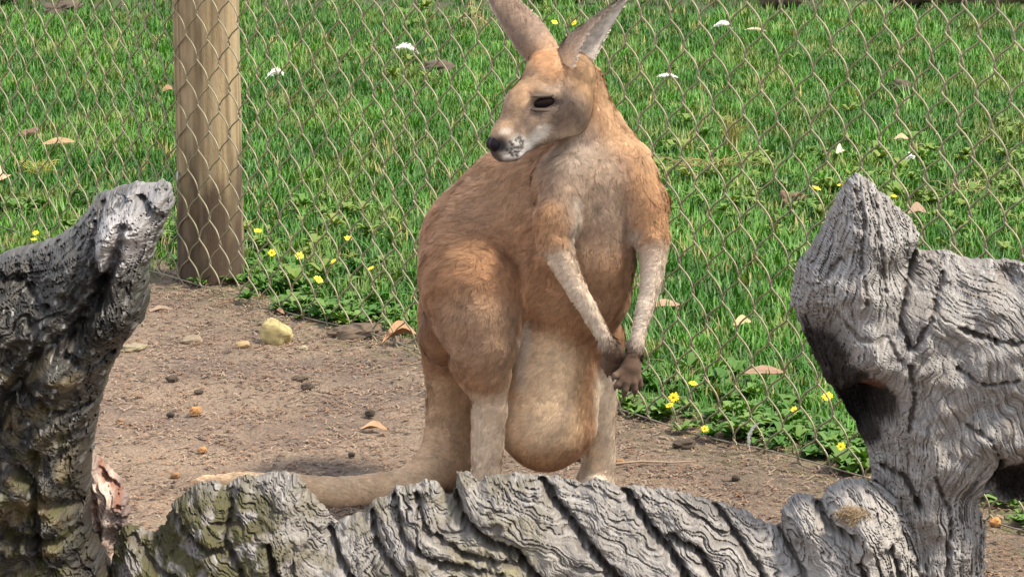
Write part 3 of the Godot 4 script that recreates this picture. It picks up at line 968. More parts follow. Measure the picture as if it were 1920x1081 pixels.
	for q in [
		[900, 330, -.02, 1000, 300, 0.05, .09, Color(0.40, 0.25, 0.15), 0.6], [860, 440, 0.1, 920, 430, 0.12, .05, Color(0.42, 0.22, 0.10), 0.8], [800, 560, 0.0, 815, 680, 0.0, .055, Color(0.21, 0.105, 0.05), 0.75],  # second mark paints the lit top of the thigh
		[880, 620, 0.14, 930, 640, 0.16, .07, Color(0.36, 0.235, 0.15), 0.7], [1090, 300, 0.08, 1115, 415, 0.12, .072, dun, 0.95], [1080, 230, 0.06, 1075, 300, 0.08, .030, Color(0.43, 0.34, 0.27), 0.6], [1135, 190, 0.0, 1215, 300, 0.02, .052, Color(0.54, 0.325, 0.175), 0.85], [1225, 350, 0.07, 1236, 425, 0.09, .040, Color(0.50, 0.27, 0.125), 0.65],
		[1110, 500, 0.17, 1150, 560, 0.15, .07, Color(0.36, 0.21, 0.115), 0.8], [1022, 395, 0.16, 1034, 436, 0.16, .028, Color(0.46, 0.25, 0.12), 0.7], [1085, 380, 0.14, 1078, 450, 0.15, .014, Color(0.45, 0.37, 0.30), 0.8], [1045, 600, 0.12, 1065, 630, 0.12, .05, Color(0.38, 0.205, 0.105), 0.6],
		[1024, 690, 0.11, 1020, 800, 0.12, .062, Color(0.78, 0.555, 0.345), 0.95], [988, 600, 0.06, 986, 720, 0.07, .017, Color(0.62, 0.53, 0.45), 0.8], [1092, 620, 0.13, 1090, 800, 0.13, .014, Color(0.55, 0.46, 0.37), 0.8], [1112, 660, 0.10, 1105, 760, 0.09, .022, Color(0.42, 0.24, 0.12), 0.8], [1020, 870, 0.13, 1050, 865, 0.13, .03, gold, 0.8],
		[922, 735, 0.11, 910, 930, 0.11, .036, Color(0.80, 0.665, 0.52), 1.0], [1128, 705, 0.0, 1122, 930, 0.0, .046, Color(0.80, 0.665, 0.52), 1.0], [900, 950, 0.2, 960, 960, 0.35, .06, pale, 0.9], [1120, 950, 0.1, 1160, 960, 0.25, .06, pale, 0.9],
		[1046, 490, 0.16, 1135, 636, 0.20, .030, Color(0.66, 0.535, 0.42), 0.97], [1226, 480, 0.09, 1200, 630, 0.17, .033, Color(0.70, 0.585, 0.475), 0.97], [1150, 664, 0.195, 1150, 690, 0.18, .036, dark, 0.92], [1182, 694, 0.20, 1178, 740, 0.21, .044, Color(0.065, 0.034, 0.021), 0.97],
		[840, 760, -0.08, 835, 860, -0.08, .06, Color(0.56, 0.375, 0.225), 0.85], [770, 905, 0, 380, 900, 0, .06, Color(0.76, 0.54, 0.33), 0.95], [1200, 480, 0.09, 1195, 440, 0.09, .016, Color(0.50, 0.43, 0.37), 0.8], [1190, 470, 0.04, 1170, 420, 0.08, .02, dun, 0.6]]:
		marks.append([pt(q[0], q[1], q[2]), pt(q[3], q[4], q[5]), q[6], q[7], q[8]])
	for i in body.v.size():
		var p := body.v[i]
		var c := paint(p, rust, marks) * 1.04
		var lum := c.r * 0.4 + c.g * 0.5 + c.b * 0.1
		c = c.lerp(Color(lum, lum, lum), 0.09)
		var m := n_b.get_noise_3d(p.x * 30.0, p.y * 18.0, p.z * 30.0)
		c = c * (1.0 + 0.26 * m + 0.10 * n_b.get_noise_3d(p.x * 9.0, p.y * 7.0, p.z * 9.0))
		c.a = 1.0
		body.c[i] = c
		var furry := smooth(0.05, 0.15, p.y)
		body.v[i] = p + body.n[i] * (0.0022 * n_b.get_noise_3d(p.x * 40.0, p.y * 24.0, p.z * 40.0) * furry)
	body.renormal()
	for i in hands.v.size():
		var p := hands.v[i]
		hands.c[i] = paint(p, pale, marks) * (1.0 + 0.25 * n_b.get_noise_3d(p.x * 60.0, p.y * 60.0, p.z * 60.0))
		hands.c[i].a = 1.0
	var hm := []
	var cheek := Color(0.25, 0.185, 0.148)
	for q in [
		[1030, 100, 0, 1000, 140, .02, .045, Color(0.48, 0.27, 0.145), 0.9], [1000, 150, .02, 940, 225, .01, .026, Color(0.39, 0.26, 0.165), 0.85], [1100, 150, .03, 1130, 220, .03, .045, Color(0.47, 0.285, 0.15), 0.8], [1040, 180, .05, 1070, 210, .05, .035, cheek, 0.9],
		[1070, 250, .03, 1090, 290, .03, .035, Color(0.50, 0.42, 0.35), 0.8], [1000, 215, .04, 985, 232, .035, .024, Color(0.24, 0.17, 0.13), 0.7], [1012, 194, .05, 1040, 196, .058, .014, Color(0.15, 0.108, 0.09), 0.8], [1003, 180, .045, 1042, 176, .055, .010, Color(0.03, 0.024, 0.02), 0.92], [1018, 160, .045, 1046, 162, .05, .008, Color(0.42, 0.31, 0.23), 0.8],
		[1012, 234, .036, 988, 268, .03, .0125, Color(0.74, 0.68, 0.62), 0.92], [985, 275, .028, 968, 272, .03, .015, Color(0.78, 0.74, 0.70), 0.95], [970, 256, .03, 957, 275, .028, .0155, Color(0.74, 0.70, 0.66), 0.95], [946, 236, .016, 955, 234, .02, .0078, Color(0.74, 0.68, 0.63), 0.85], [1050, 258, .03, 1010, 270, .03, .012, Color(0.12, 0.085, 0.065), 0.7], [945, 290, .01, 965, 292, .015, .010, Color(0.20, 0.18, 0.17), 0.6],  # dark brown mark along the jaw is its underside shadow, painted in
		[928, 262, .0, 942, 258, .016, .0155, Color(0.014, 0.013, 0.014), 0.98], [932, 276, .004, 936, 284, .008, .009, Color(0.03, 0.028, 0.027), 0.8]]:
		hm.append([hp(q[0], q[1], q[2]), hp(q[3], q[4], q[5]), q[6], q[7], q[8]])
		hm.append([hp(q[0], q[1], q[2], -1.0), hp(q[3], q[4], q[5], -1.0), q[6], q[7], q[8]])
	var spots := []
	for q in [[958, 250], [962, 256], [968, 247], [975, 250], [978, 258], [979, 264], [972, 262], [966, 262], [960, 264], [966, 270], [972, 272], [958, 272], [962, 278], [970, 279], [953, 267], [974, 243], [980, 252]]:
		spots.append(Vector2(q[0], q[1]))
	for i in head.v.size():
		var p := head.v[i]
		var c := paint(p, Color(0.30, 0.215, 0.16), hm)
		var m := n_b.get_noise_3d(p.x * 70.0, p.y * 70.0, p.z * 70.0)
		c = c * (1.0 + 0.26 * m)
		for q in spots:
			var a := hp(q.x, q.y, 0.03)
			var e := minf(Vector2(p.x - a.x, p.y - a.y).length(), 1.0)
			if p.z > 0.05: c = c.lerp(Color(0.03, 0.025, 0.025), 0.9 * smooth(0.0040, 0.0027, e))
		c.a = 1.0
		head.c[i] = c
	var skin := Soup.new()
	skin.join(body); skin.join(head); skin.join(hands)
	var coat := rough(Color.WHITE, 0.92)
	coat.rim_enabled = true
	coat.rim = 0.1
	coat.rim_tint = 0.6
	put("body", skin.mesh(), coat, roo)

	# eyes, nose, claws
	var glossy := rough(Color.WHITE, 0.22)
	glossy.metallic_specular = 0.12
	for side in [1.0, -1.0]:
		var e := Soup.new()
		var at := hp(1022, 180, .0445, side)
		var lat: Vector3 = Vector3(sin(HEAD_YAW), 0, cos(HEAD_YAW)) * side
		ball(e, at, Vector3(0.0225, 0.0100, 0.0085), Basis(Vector3(cos(HEAD_YAW), 0.12, -sin(HEAD_YAW)).normalized(), Vector3.UP, lat), Color(0.012, 0.009, 0.008))
		put("eye", e.mesh(), glossy, roo)
	for side in [1.0, -1.0]:
		var lid := Soup.new()
		var lat: Vector3 = Vector3(sin(HEAD_YAW), 0, cos(HEAD_YAW)) * side
		var bb := Basis(Vector3(cos(HEAD_YAW), 0.02, -sin(HEAD_YAW)).normalized(), Vector3.UP, lat)
		ball(lid, hp(1024, 167.0, .0440, side), Vector3(0.0275, 0.0046, 0.0105), bb, Color(0.09, 0.064, 0.05))
		put("eyelid", lid.mesh(), coat, roo)
		var low := Soup.new()
		ball(low, hp(1020, 194.5, .0425, side), Vector3(0.0270, 0.0060, 0.0100), Basis(Vector3(cos(HEAD_YAW), -0.10, -sin(HEAD_YAW)).normalized(), Vector3.UP, lat), Color(0.075, 0.055, 0.045))
		put("eyelid", low.mesh(), coat, roo)
	var nm := rough(Color.WHITE, 0.5)
	nm.metallic_specular = 0.3
	var ns := Soup.new()
	for side in [1.0, -1.0]:
		ball(ns, hp(934, 259, .006, side), Vector3(0.0155, 0.0155, 0.0135), Basis(Vector3(-cos(HEAD_YAW), 0, sin(HEAD_YAW)), Vector3.UP, Vector3(sin(HEAD_YAW), 0, cos(HEAD_YAW))), Color(0.008, 0.0075, 0.008))
	put("nose", ns.mesh(), nm, roo)
	var cm := rough(Color.WHITE, 0.35)
	for q in claws: put("claw", q.mesh(), cm, roo)

	# ears
	var em := rough(Color.WHITE, 0.9)
	em.backlight_enabled = true
	em.backlight = Color(0.10, 0.06, 0.045)
	var e1 := ear(hp(1084, 134, .034), pt(1180, -10, 0.03), Vector3(0.70, -0.53, 0.47), 0.046, 2.7)
	var e2 := ear(pt(1024, 112, 0.015), pt(902, -40, -0.03), Vector3(-0.55, 0.1, -0.8), 0.037, 2.3)
	put("ear", e1.mesh(), em, roo)
	put("ear", e2.mesh(), em, roo)

	# fur: short hairs laid along the coat
	var tuft := Soup.new()
	for k in 5:
		var at := Vector3(rng.randf_range(-0.004, 0.004), 0, rng.randf_range(-0.005, 0.005))
		var yaw := rng.randf_range(-0.35, 0.35)
		var d := Vector3(sin(yaw), 0, cos(yaw))
		var q := Vector3(d.z, 0, -d.x) * 0.0008
		var l := rng.randf_range(0.75, 1.2) * 0.011
		var nn := Vector3(0, 1, 0.25).normalized()
		var t := rng.randf_range(0.86, 1.14)
		var col := Color(t, t, t)
		var i := tuft.add(at - q, nn, col)
		tuft.add(at + q, nn, col)
		tuft.add(at + d * l * 0.55 + Vector3(0, l * 0.26, 0) + q, nn, col)
		tuft.add(at + d * l * 0.55 + Vector3(0, l * 0.26, 0) - q, nn, col)
		tuft.add(at + d * l + Vector3(0, l * 0.38, 0), nn, col * 1.12)
		tuft.quad(i, i + 1, i + 2, i + 3)
		tuft.tri(i + 3, i + 2, i + 4)
	var tr := []
	var cs := PackedColorArray()
	fur_on(body, 78000.0, tr, cs, 0)
	fur_on(head, 240000.0, tr, cs, 1)
	fur_on(e1, 90000.0, tr, cs, 2)
	fur_on(e2, 90000.0, tr, cs, 2)
	var fm := rough(Color.WHITE, 0.85)
	fm.rim_enabled = true
	fm.rim = 0.1
	fm.rim_tint = 0.7
	fm.backlight_enabled = true
	fm.backlight = Color(0.25, 0.21, 0.17)
	scatter("fur", tuft.mesh(), fm, tr, cs, roo)

func fur_on(s: Soup, per_m2: float, tr: Array, cs: PackedColorArray, kind: int) -> void:
	var nose := hp(938, 262, 0)
	var eye := hp(1022, 180, .045)
	for i in range(0, s.f.size(), 3):
		var a := s.v[s.f[i]]
		var b := s.v[s.f[i + 1]]
		var d := s.v[s.f[i + 2]]
		var area := 0.5 * (b - a).cross(d - a).length()
		var want := area * per_m2
		var cnt := int(want) + (1 if rng.randf() < want - int(want) else 0)
		for k in cnt:
			var r1 := sqrt(rng.randf())
			var r2 := rng.randf()
			var w0 := 1.0 - r1
			var w1 := r1 * (1.0 - r2)
			var w2 := r1 * r2
			var p := a * w0 + b * w1 + d * w2
			var n := (s.n[s.f[i]] * w0 + s.n[s.f[i + 1]] * w1 + s.n[s.f[i + 2]] * w2).normalized()
			var c: Color = s.c[s.f[i]] * w0 + s.c[s.f[i + 1]] * w1 + s.c[s.f[i + 2]] * w2
			var flow := Vector3(-0.25, -1, 0.05)
			var l := 1.0
			if kind == 1:
				if p.distance_to(nose) < 0.027 or p.distance_to(eye) < 0.016: continue
				flow = Vector3(1.0, 0.35, -0.2)
				if p.x > 0.085: flow = Vector3(0.35, -1, 0)
				l = 0.55 * smooth(0.02, 0.10, p.distance_to(nose)) + 0.10
			elif kind == 2:
				flow = Vector3(signf(p.x - 0.03) * 0.6, 1.0, 0)
				l = 0.38
			else:
				if p.y < 0.13: flow = Vector3(-1, -0.15, 0) if p.x < -0.12 else Vector3(0, -1, 0)
				if p.x > 0.05 and p.y > 0.55: flow = Vector3(0.25, -1, 0.1)
				l = lerpf(0.5, 0.85, smooth(0.03, 0.3, p.y))
				if c.r > 0.47: l = minf(l, 0.6)
				if c.r < 0.12: l = 0.35
			var sw := n_c.get_noise_3d(p.x * 24.0, p.y * 24.0, p.z * 24.0) * 1.1 + rng.randf_range(-0.35, 0.35)
			flow = flow.rotated(n, sw)
			var f := (flow - n * flow.dot(n)).normalized()
			if f.length_squared() < 0.5: continue
			var x := n.cross(f)
			l *= rng.randf_range(0.75, 1.25)
			tr.append(Transform3D(Basis(x * maxf(l, 0.6), n * l, f * l), p - n * 0.0004))
			var t := rng.randf_range(0.80, 1.20) * (1.0 + (0.14 if c.r > 0.46 else 0.30) * n_c.get_noise_3d(p.x * 85.0, p.y * 50.0, p.z * 85.0))
			cs.append(Color(c.r * t, c.g * t * rng.randf_range(0.97, 1.03), c.b * t, 1.0))

func ball(s: Soup, at: Vector3, r: Vector3, b: Basis, col: Color, na := 18, nb := 12) -> void:
	var k := s.v.size()
	for j in nb + 1:
		var th := PI * j / nb
		for i in na:
			var ph := TAU * i / na
			var d := Vector3(sin(th) * cos(ph), cos(th), sin(th) * sin(ph))
			s.add(at + b * (d * r), (b * (d / r)).normalized(), col)
	for j in nb:
		for i in na:
			var a := k + j * na + i
			var c := k + j * na + (i + 1) % na
			s.quad(a, c, c + na, a + na)

func ear(root: Vector3, tip: Vector3, opening: Vector3, width: float, wrap: float) -> Soup:
	var s := Soup.new()
	var axis := (tip - root).normalized()
	var op := (opening - axis * opening.dot(axis)).normalized()
	var lat := axis.cross(op)
	var rows := 40
	var cols := 22
	for layer in 2:
		for j in rows + 1:
			var t := float(j) / rows
			var w := width * pow(sin(PI * clampf(0.27 + 0.73 * t, 0, 1)), 0.75) * (1.0 - 0.22 * t)
			w = maxf(w, 0.0008)
			var arc := wrap * lerpf(1.35, 0.62, smooth(0.0, 0.9, t))
			for i in cols + 1:
				var x := 2.0 * i / cols - 1.0
				var a := x * arc * 0.5
				var r := w / maxf(sin(arc * 0.5), 0.35) if arc < PI else w
				var out := -op * cos(a) + lat * sin(a)
				var mid := root.lerp(tip, t) + op * (r * cos(arc * 0.5) + 0.4 * w * (1.0 - t) * 0.0) - axis.cross(lat) * 0.0
				var bend := -op * 0.010 * sin(PI * t)
				var p := mid + bend + out * r
				var th := 0.0022 * (1.0 - x * x) + 0.0006
				p += out * (th if layer == 0 else -th)
				var c: Color
				var n := n_b.get_noise_3d(p.x * 90.0, p.y * 60.0, p.z * 90.0)
				if layer == 0:
					c = Color(0.25, 0.17, 0.125).lerp(Color(0.19, 0.135, 0.108), smooth(-0.2, 0.3, n))
					c = c.lerp(Color(0.40, 0.25, 0.15), 0.8 * smooth(0.25, 0.0, t))
					c = c.lerp(Color(0.42, 0.35, 0.30), 0.7 * smooth(0.86, 0.99, absf(x)))
				else:
					c = Color(0.40, 0.345, 0.31).lerp(Color(0.62, 0.57, 0.53), smooth(0.25, 0.95, absf(x) + 0.5 * n))
					c = c.lerp(Color(0.68, 0.63, 0.58), 0.8 * smooth(0.35, 0.05, t) * smooth(0.2, 0.6, absf(x)))
					c = c.lerp(Color(0.16, 0.12, 0.11), 0.7 * smooth(0.3, 0.05, absf(x - 0.1)) * smooth(0.4, 0.1, t))
				c = c * (1.0 + 0.25 * n)
				c.a = 1.0
				s.add(p, out if layer == 0 else -out, c)
	var row := cols + 1
	var lay := (rows + 1) * row
	for layer in 2:
		for j in rows:
			for i in cols:
				var a := layer * lay + j * row + i
				s.quad(a, a + 1, a + row + 1, a + row)
	for j in rows:
		for i in [0, cols]:
			var a: int = j * row + i
			s.quad(a, a + row, a + lay + row, a + lay)
	# pale fringe along the rims
	for k in 320:
		var t := rng.randf_range(0.02, 0.97)
		var j := int(t * rows)
		var i: int = 0 if k % 2 == 0 else cols
		var p := s.v[j * row + i].lerp(s.v[lay + j * row + i], rng.randf())
		var inward := (s.v[j * row + (1 if i == 0 else cols - 1)] - s.v[j * row + i]).normalized()
		var d := (-inward + axis * rng.randf_range(0.3, 1.6) + op * rng.randf_range(-0.3, 0.3)).normalized() * rng.randf_range(0.002, 0.005)
		var q := d.cross(op).normalized() * 0.0005
		var col := Color(0.42, 0.35, 0.30) * rng.randf_range(0.8, 1.15)
		var m := s.add(p - q, -op, col)
		s.add(p + q, -op, col)
		s.add(p + d, -op, col)
		s.tri(m, m + 1, m + 2)
	return s

# ---------------------------------------------------------------- lawn
func grass_tuft(blades: int, h: float, w: float, spread: float, lean: float) -> ArrayMesh:
	var s := Soup.new()
	for k in blades:
		var at := Vector3(rng.randf_range(-spread, spread), 0, rng.randf_range(-spread, spread))
		var yaw := rng.randf() * TAU
		var dir := Vector3(cos(yaw), 0, sin(yaw))
		var side := Vector3(-dir.z, 0, dir.x).rotated(Vector3.UP, rng.randf_range(-0.6, 0.6))
		var len_ := h * rng.randf_range(0.55, 1.15)
		var le := lean * rng.randf_range(0.2, 1.2)
		var t := rng.randf_range(0.82, 1.2)
		var prev := -1
		for j in 4:
			var f := j / 3.0
			var p := at + Vector3.UP * len_ * (f - 0.35 * le * f * f) + dir * len_ * le * f * f
			var ww := w * rng.randf_range(0.95, 1.05) * (1.0 - f ** 2.2)
			var nn := (Vector3.UP * 0.55 + dir * (-0.55 + 0.5 * le) ).normalized()
			var col := Color(t, t, t).lerp(Color(t * 1.25, t * 1.15, t), f)
			if j < 3:
				var a := s.add(p - side * ww, nn, col)
				s.add(p + side * ww, nn, col)
				if prev >= 0: s.quad(prev, prev + 1, a + 1, a)
				prev = a
			else:
				var a := s.add(p, nn, col)
				s.tri(prev, prev + 1, a)
	return s.mesh()

func build_lawn() -> void:
	var gm := rough(Color.WHITE, 0.5)
	gm.backlight_enabled = true
	gm.backlight = Color(0.55, 0.6, 0.3)
	var kinds := [grass_tuft(10, 0.043, 0.0021, 0.022, 0.6), grass_tuft(9, 0.035, 0.0023, 0.024, 0.9), grass_tuft(8, 0.055, 0.0021, 0.018, 0.7), grass_tuft(11, 0.030, 0.0020, 0.026, 1.0)]
	var trs := [[], [], [], []]
	var css := [PackedColorArray(), PackedColorArray(), PackedColorArray(), PackedColorArray()]
	var made := 0
	while made < 84000:
		var z := rng.randf_range(-7.7, 0.65)
		var half := 0.175 * (CAM.z - z) + 0.85
		var x := rng.randf_range(-3.3, 3.3)
		if absf(x) > half: continue
		made += 1
		var p := Vector3(x, 0, z)
		var sd := lawn_side(p)
		var edge := sd + 0.10 * n_b.get_noise_2d(x * 5.0, z * 5.0) + 0.05 * n_b.get_noise_2d(x * 20.0, z * 20.0)
		if edge + 0.55 * smooth(-0.86, -1.1, x) < rng.randf_range(0.0, 0.16): continue
		if z < -6.9 + 0.35 * n_b.get_noise_1d(x * 2.0) and rng.randf() < 0.85: continue
		p.y = ground_y(x, z)
		var patch := n_b.get_noise_2d(x * 1.6 + 40.0, z * 1.0)
		var fine := n_b.get_noise_2d(x * 9.0, z * 7.0)
		if fine < -0.32 and rng.randf() < 0.6: continue
		var k := rng.randi() % 4
		var sc := rng.randf_range(0.7, 1.25) * (1.0 + 0.35 * fine) * lerpf(0.75, 1.0, smooth(0.0, 0.3, sd))
		var b := Basis(Vector3.UP, rng.randf() * TAU).rotated(Vector3(rng.randf_range(-1, 1), 0, rng.randf_range(-1, 1)).normalized(), rng.randf_range(0, 0.3))
		trs[k].append(Transform3D(b.scaled(Vector3(sc, sc, sc)), p))
		var c := Color(0.040, 0.150, 0.010).lerp(Color(0.086, 0.240, 0.024), smooth(-0.3, 0.4, patch + 0.4 * fine))
		c = c.lerp(Color(0.026, 0.085, 0.010), smooth(0.1, -0.5, fine) * 0.7)
		if rng.randf() < 0.08: c = Color(0.30, 0.27, 0.10)
		c = c.lerp(Color(0.20, 0.24, 0.06), 0.55 * smooth(0.15, 0.5, n_b.get_noise_2d(x * 2.3 - 30.0, z * 1.6)))
		var t := rng.randf_range(0.62, 1.15)
		css[k].append(Color(c.r * t, c.g * t, c.b * t, 1.0))
	var lush := ["fine upright grass of the lawn behind the fence", "short leaning grass of the lawn behind the fence", "longer grass blades of the lawn behind the fence", "low sprawling grass of the lawn behind the fence"]
	for k in 4:
		tag(scatter("lawn_grass", kinds[k], gm, trs[k], css[k]), lush[k], "grass")

	# low broad-leaved weeds along the wire
	var wm := rough(Color.WHITE, 0.65)
	wm.backlight_enabled = true
	wm.backlight = Color(0.5, 0.55, 0.25)
	var weed := Soup.new()
	for k in 9:
		var yaw := TAU * k / 9.0 + rng.randf_range(-0.4, 0.4)
		var d := Vector3(cos(yaw), 0, sin(yaw))
		var side := Vector3(-d.z, 0, d.x)
		var rise := rng.randf_range(0.25, 1.1)
		var l := rng.randf_range(0.014, 0.034)
		var t := rng.randf_range(0.8, 1.25)
		var prev := []
		for j in 6:
			var f := j / 5.0
			var ww := 0.0075 * sin(PI * clampf(0.08 + f * 0.92, 0, 1)) * (0.75 + 0.35 * (j % 2)) + 0.0006
			var p := d * l * f + Vector3.UP * (l * rise * (f - 0.55 * f * f) + 0.006)
			var nn := (Vector3.UP - d * 0.35 * (rise - f)).normalized()
			var col := Color(t, t, t)
			var a := weed.add(p - side * ww + Vector3.UP * ww * 0.35, nn, col)
			weed.add(p, nn, col * 1.12)
			weed.add(p + side * ww + Vector3.UP * ww * 0.35, nn, col)
			if prev:
				weed.quad(prev[0], prev[0] + 1, a + 1, a); weed.quad(prev[0] + 1, prev[0] + 2, a + 2, a + 1)
			prev = [a]
	var tr := []
	var cs := PackedColorArray()
	var spots := 0
	while spots < 3600:
		var along := rng.randf_range(-1.2, 3.2)
		var sd := rng.randf_range(-0.07, 0.45) * rng.randf_range(0.4, 1.0)
		var p := fence_a + fence_d * along + fence_n * sd
		spots += 1
		if n_b.get_noise_2d(along * 3.0, sd * 3.0) + 0.25 < rng.randf_range(0.0, 0.6): continue
		if sd < 0.01 and n_b.get_noise_1d(along * 6.0 + 3.0) < -0.05: continue
		if along < 0.02 and sd < 0.05: continue
		p.y = ground_y(p.x, p.z)
		var sc := rng.randf_range(0.5, 1.25)
		tr.append(Transform3D(Basis(Vector3.UP, rng.randf() * TAU).scaled(Vector3(sc, sc * rng.randf_range(0.8, 1.8), sc)), p))
		var c := Color(0.045, 0.14, 0.016).lerp(Color(0.15, 0.25, 0.055), rng.randf() ** 1.5)
		cs.append(c)
	for k in 420:                                         # patches inside the lawn
		var q: Array = [[1330, 320, 0.22], [1500, 400, 0.3], [1800, 390, 0.3], [950, 55, 0.5], [1850, 330, 0.25], [560, 470, 0.2]][rng.randi() % 6]
		var p := gp(q[0], q[1]) + Vector3(rng.randfn(0, q[2]), 0, rng.randfn(0, q[2] * 1.5))
		if lawn_side(p) < 0.02: continue
		p.y = ground_y(p.x, p.z) + 0.012
		var sc := rng.randf_range(0.6, 1.3)
		tr.append(Transform3D(Basis(Vector3.UP, rng.randf() * TAU).scaled(Vector3(sc, sc * rng.randf_range(1.0, 1.9), sc)), p))
		cs.append(Color(0.085, 0.19, 0.03).lerp(Color(0.19, 0.24, 0.05), rng.randf()))
	tag(scatter("ground_cover_weeds", weed.mesh(), wm, tr, cs), "low broad leaved weeds along the foot of the fence", "weeds")

# ---------------------------------------------------------------- small things
func stone_mesh(r: Vector3, seed_: float, lump: float, c1: Color, c2: Color) -> ArrayMesh:
	var s := Soup.new()
	var na := 28
	var nb := 18
	for j in nb + 1:
		var th := PI * j / nb
		for i in na:
			var ph := TAU * i / na
			var d := Vector3(sin(th) * cos(ph), cos(th), sin(th) * sin(ph))
			var e := Vector3(absf(d.x) ** 0.8 * signf(d.x), absf(d.y) ** 0.8 * signf(d.y), absf(d.z) ** 0.8 * signf(d.z))
			var n := n_b.get_noise_3d(d.x * 1.1 + seed_, d.y * 1.1, d.z * 1.1)
			var f := n_b.get_noise_3d(d.x * 5.0 + seed_, d.y * 5.0, d.z * 5.0)
			var c := c1.lerp(c2, smooth(-0.2, 0.35, f))
			c.a = 1.0
			s.add(e * r * (1.0 + lump * n + 0.10 * lump * 4.0 * f * 0.5), d, c)
	for j in nb:
		for i in na:
			var a := j * na + i
			var c := j * na + (i + 1) % na
			s.quad(a, c, c + na, a + na)
	s.renormal()
	return s.mesh()

func dead_leaf(l: float, w: float, curl: float, arch: float, col: Color) -> ArrayMesh:
	var s := Soup.new()
	var rows := 14
	var cols := 6
	for layer in 2:
		for j in rows + 1:
			var t := float(j) / rows
			var ww := w * pow(sin(PI * clampf(0.03 + 0.94 * t, 0, 1)), 0.8)
			for i in cols + 1:
				var x := 2.0 * i / cols - 1.0
				var p := Vector3((t - 0.5) * l, arch * sin(PI * t) + curl * x * x * ww + 0.0012 * n_b.get_noise_2d(t * 6.0 + l * 900.0, x * 2.0), x * ww * cos(curl * 0.5))
				p.y += 0.0015 * sin(t * 9.0 + x * 3.0) + (0.0005 if layer == 0 else -0.0005)
				var c := col * (1.0 + 0.35 * n_b.get_noise_2d(t * 9.0 + l * 500.0, x * 3.0)) * (0.75 if i == cols / 2 else 1.0)
				c.a = 1.0
				s.add(p, Vector3.UP if layer == 0 else Vector3.DOWN, c)
	var lay := (rows + 1) * (cols + 1)
	for layer in 2:
		for j in rows:
			for i in cols:
				var a := layer * lay + j * (cols + 1) + i
				s.quad(a, a + 1, a + cols + 2, a + cols + 1)
	var st := Soup.new()
	tube(st, [Vector3(-l * 0.5, 0.001, 0), Vector3(-l * 0.62, 0.004, w * 0.15)], [0.0009, 0.0006], 5, col * 0.7)
	s.join(st)
	return s.mesh()

func feather(parent: Node3D, l: float, w: float, bend: float, col: Color) -> void:
	var pts := []
	var rad := []
	for k in 9:
		var t := k / 8.0
		pts.append(Vector3((t - 0.4) * l, bend * sin(PI * t * 0.9), 0.15 * l * t * t))
		rad.append(lerpf(0.0011, 0.0004, t))
	var s := Soup.new()
	tube(s, pts, rad, 5, Color(0.72, 0.70, 0.66))
	var fm := rough(Color.WHITE, 0.8)
	fm.backlight_enabled = true
	fm.backlight = Color(0.5, 0.5, 0.5)
	put("shaft", s.mesh(), fm, parent)
	var b := Soup.new()
	for k in 170:
		var t := rng.randf_range(0.12, 1.0)
		var g := t * 8.0
		var i := mini(int(g), 7)
		var p: Vector3 = pts[i].lerp(pts[i + 1], g - i)
		var side := 1.0 if k % 2 == 0 else -1.0
		var ww := w * sin(PI * clampf(t * 0.85 + 0.1, 0, 1)) * rng.randf_range(0.6, 1.1)
		var d := Vector3(0.6, rng.randf_range(-0.25, 0.6), side).normalized() * ww
		var q := Vector3(0.0011, 0, 0)
		var cc := col * rng.randf_range(0.85, 1.1)
		var m := b.add(p - q, Vector3.UP, cc)
		b.add(p + q, Vector3.UP, cc)
		b.add(p + d * 0.6 + q + Vector3(0, 0.002, 0), Vector3.UP, cc)
		b.add(p + d * 0.6 - q + Vector3(0, 0.002, 0), Vector3.UP, cc)
		b.add(p + d, Vector3.UP, cc)
		b.quad(m, m + 1, m + 2, m + 3); b.tri(m + 3, m + 2, m + 4)
	put("vane", b.mesh(), fm, parent)

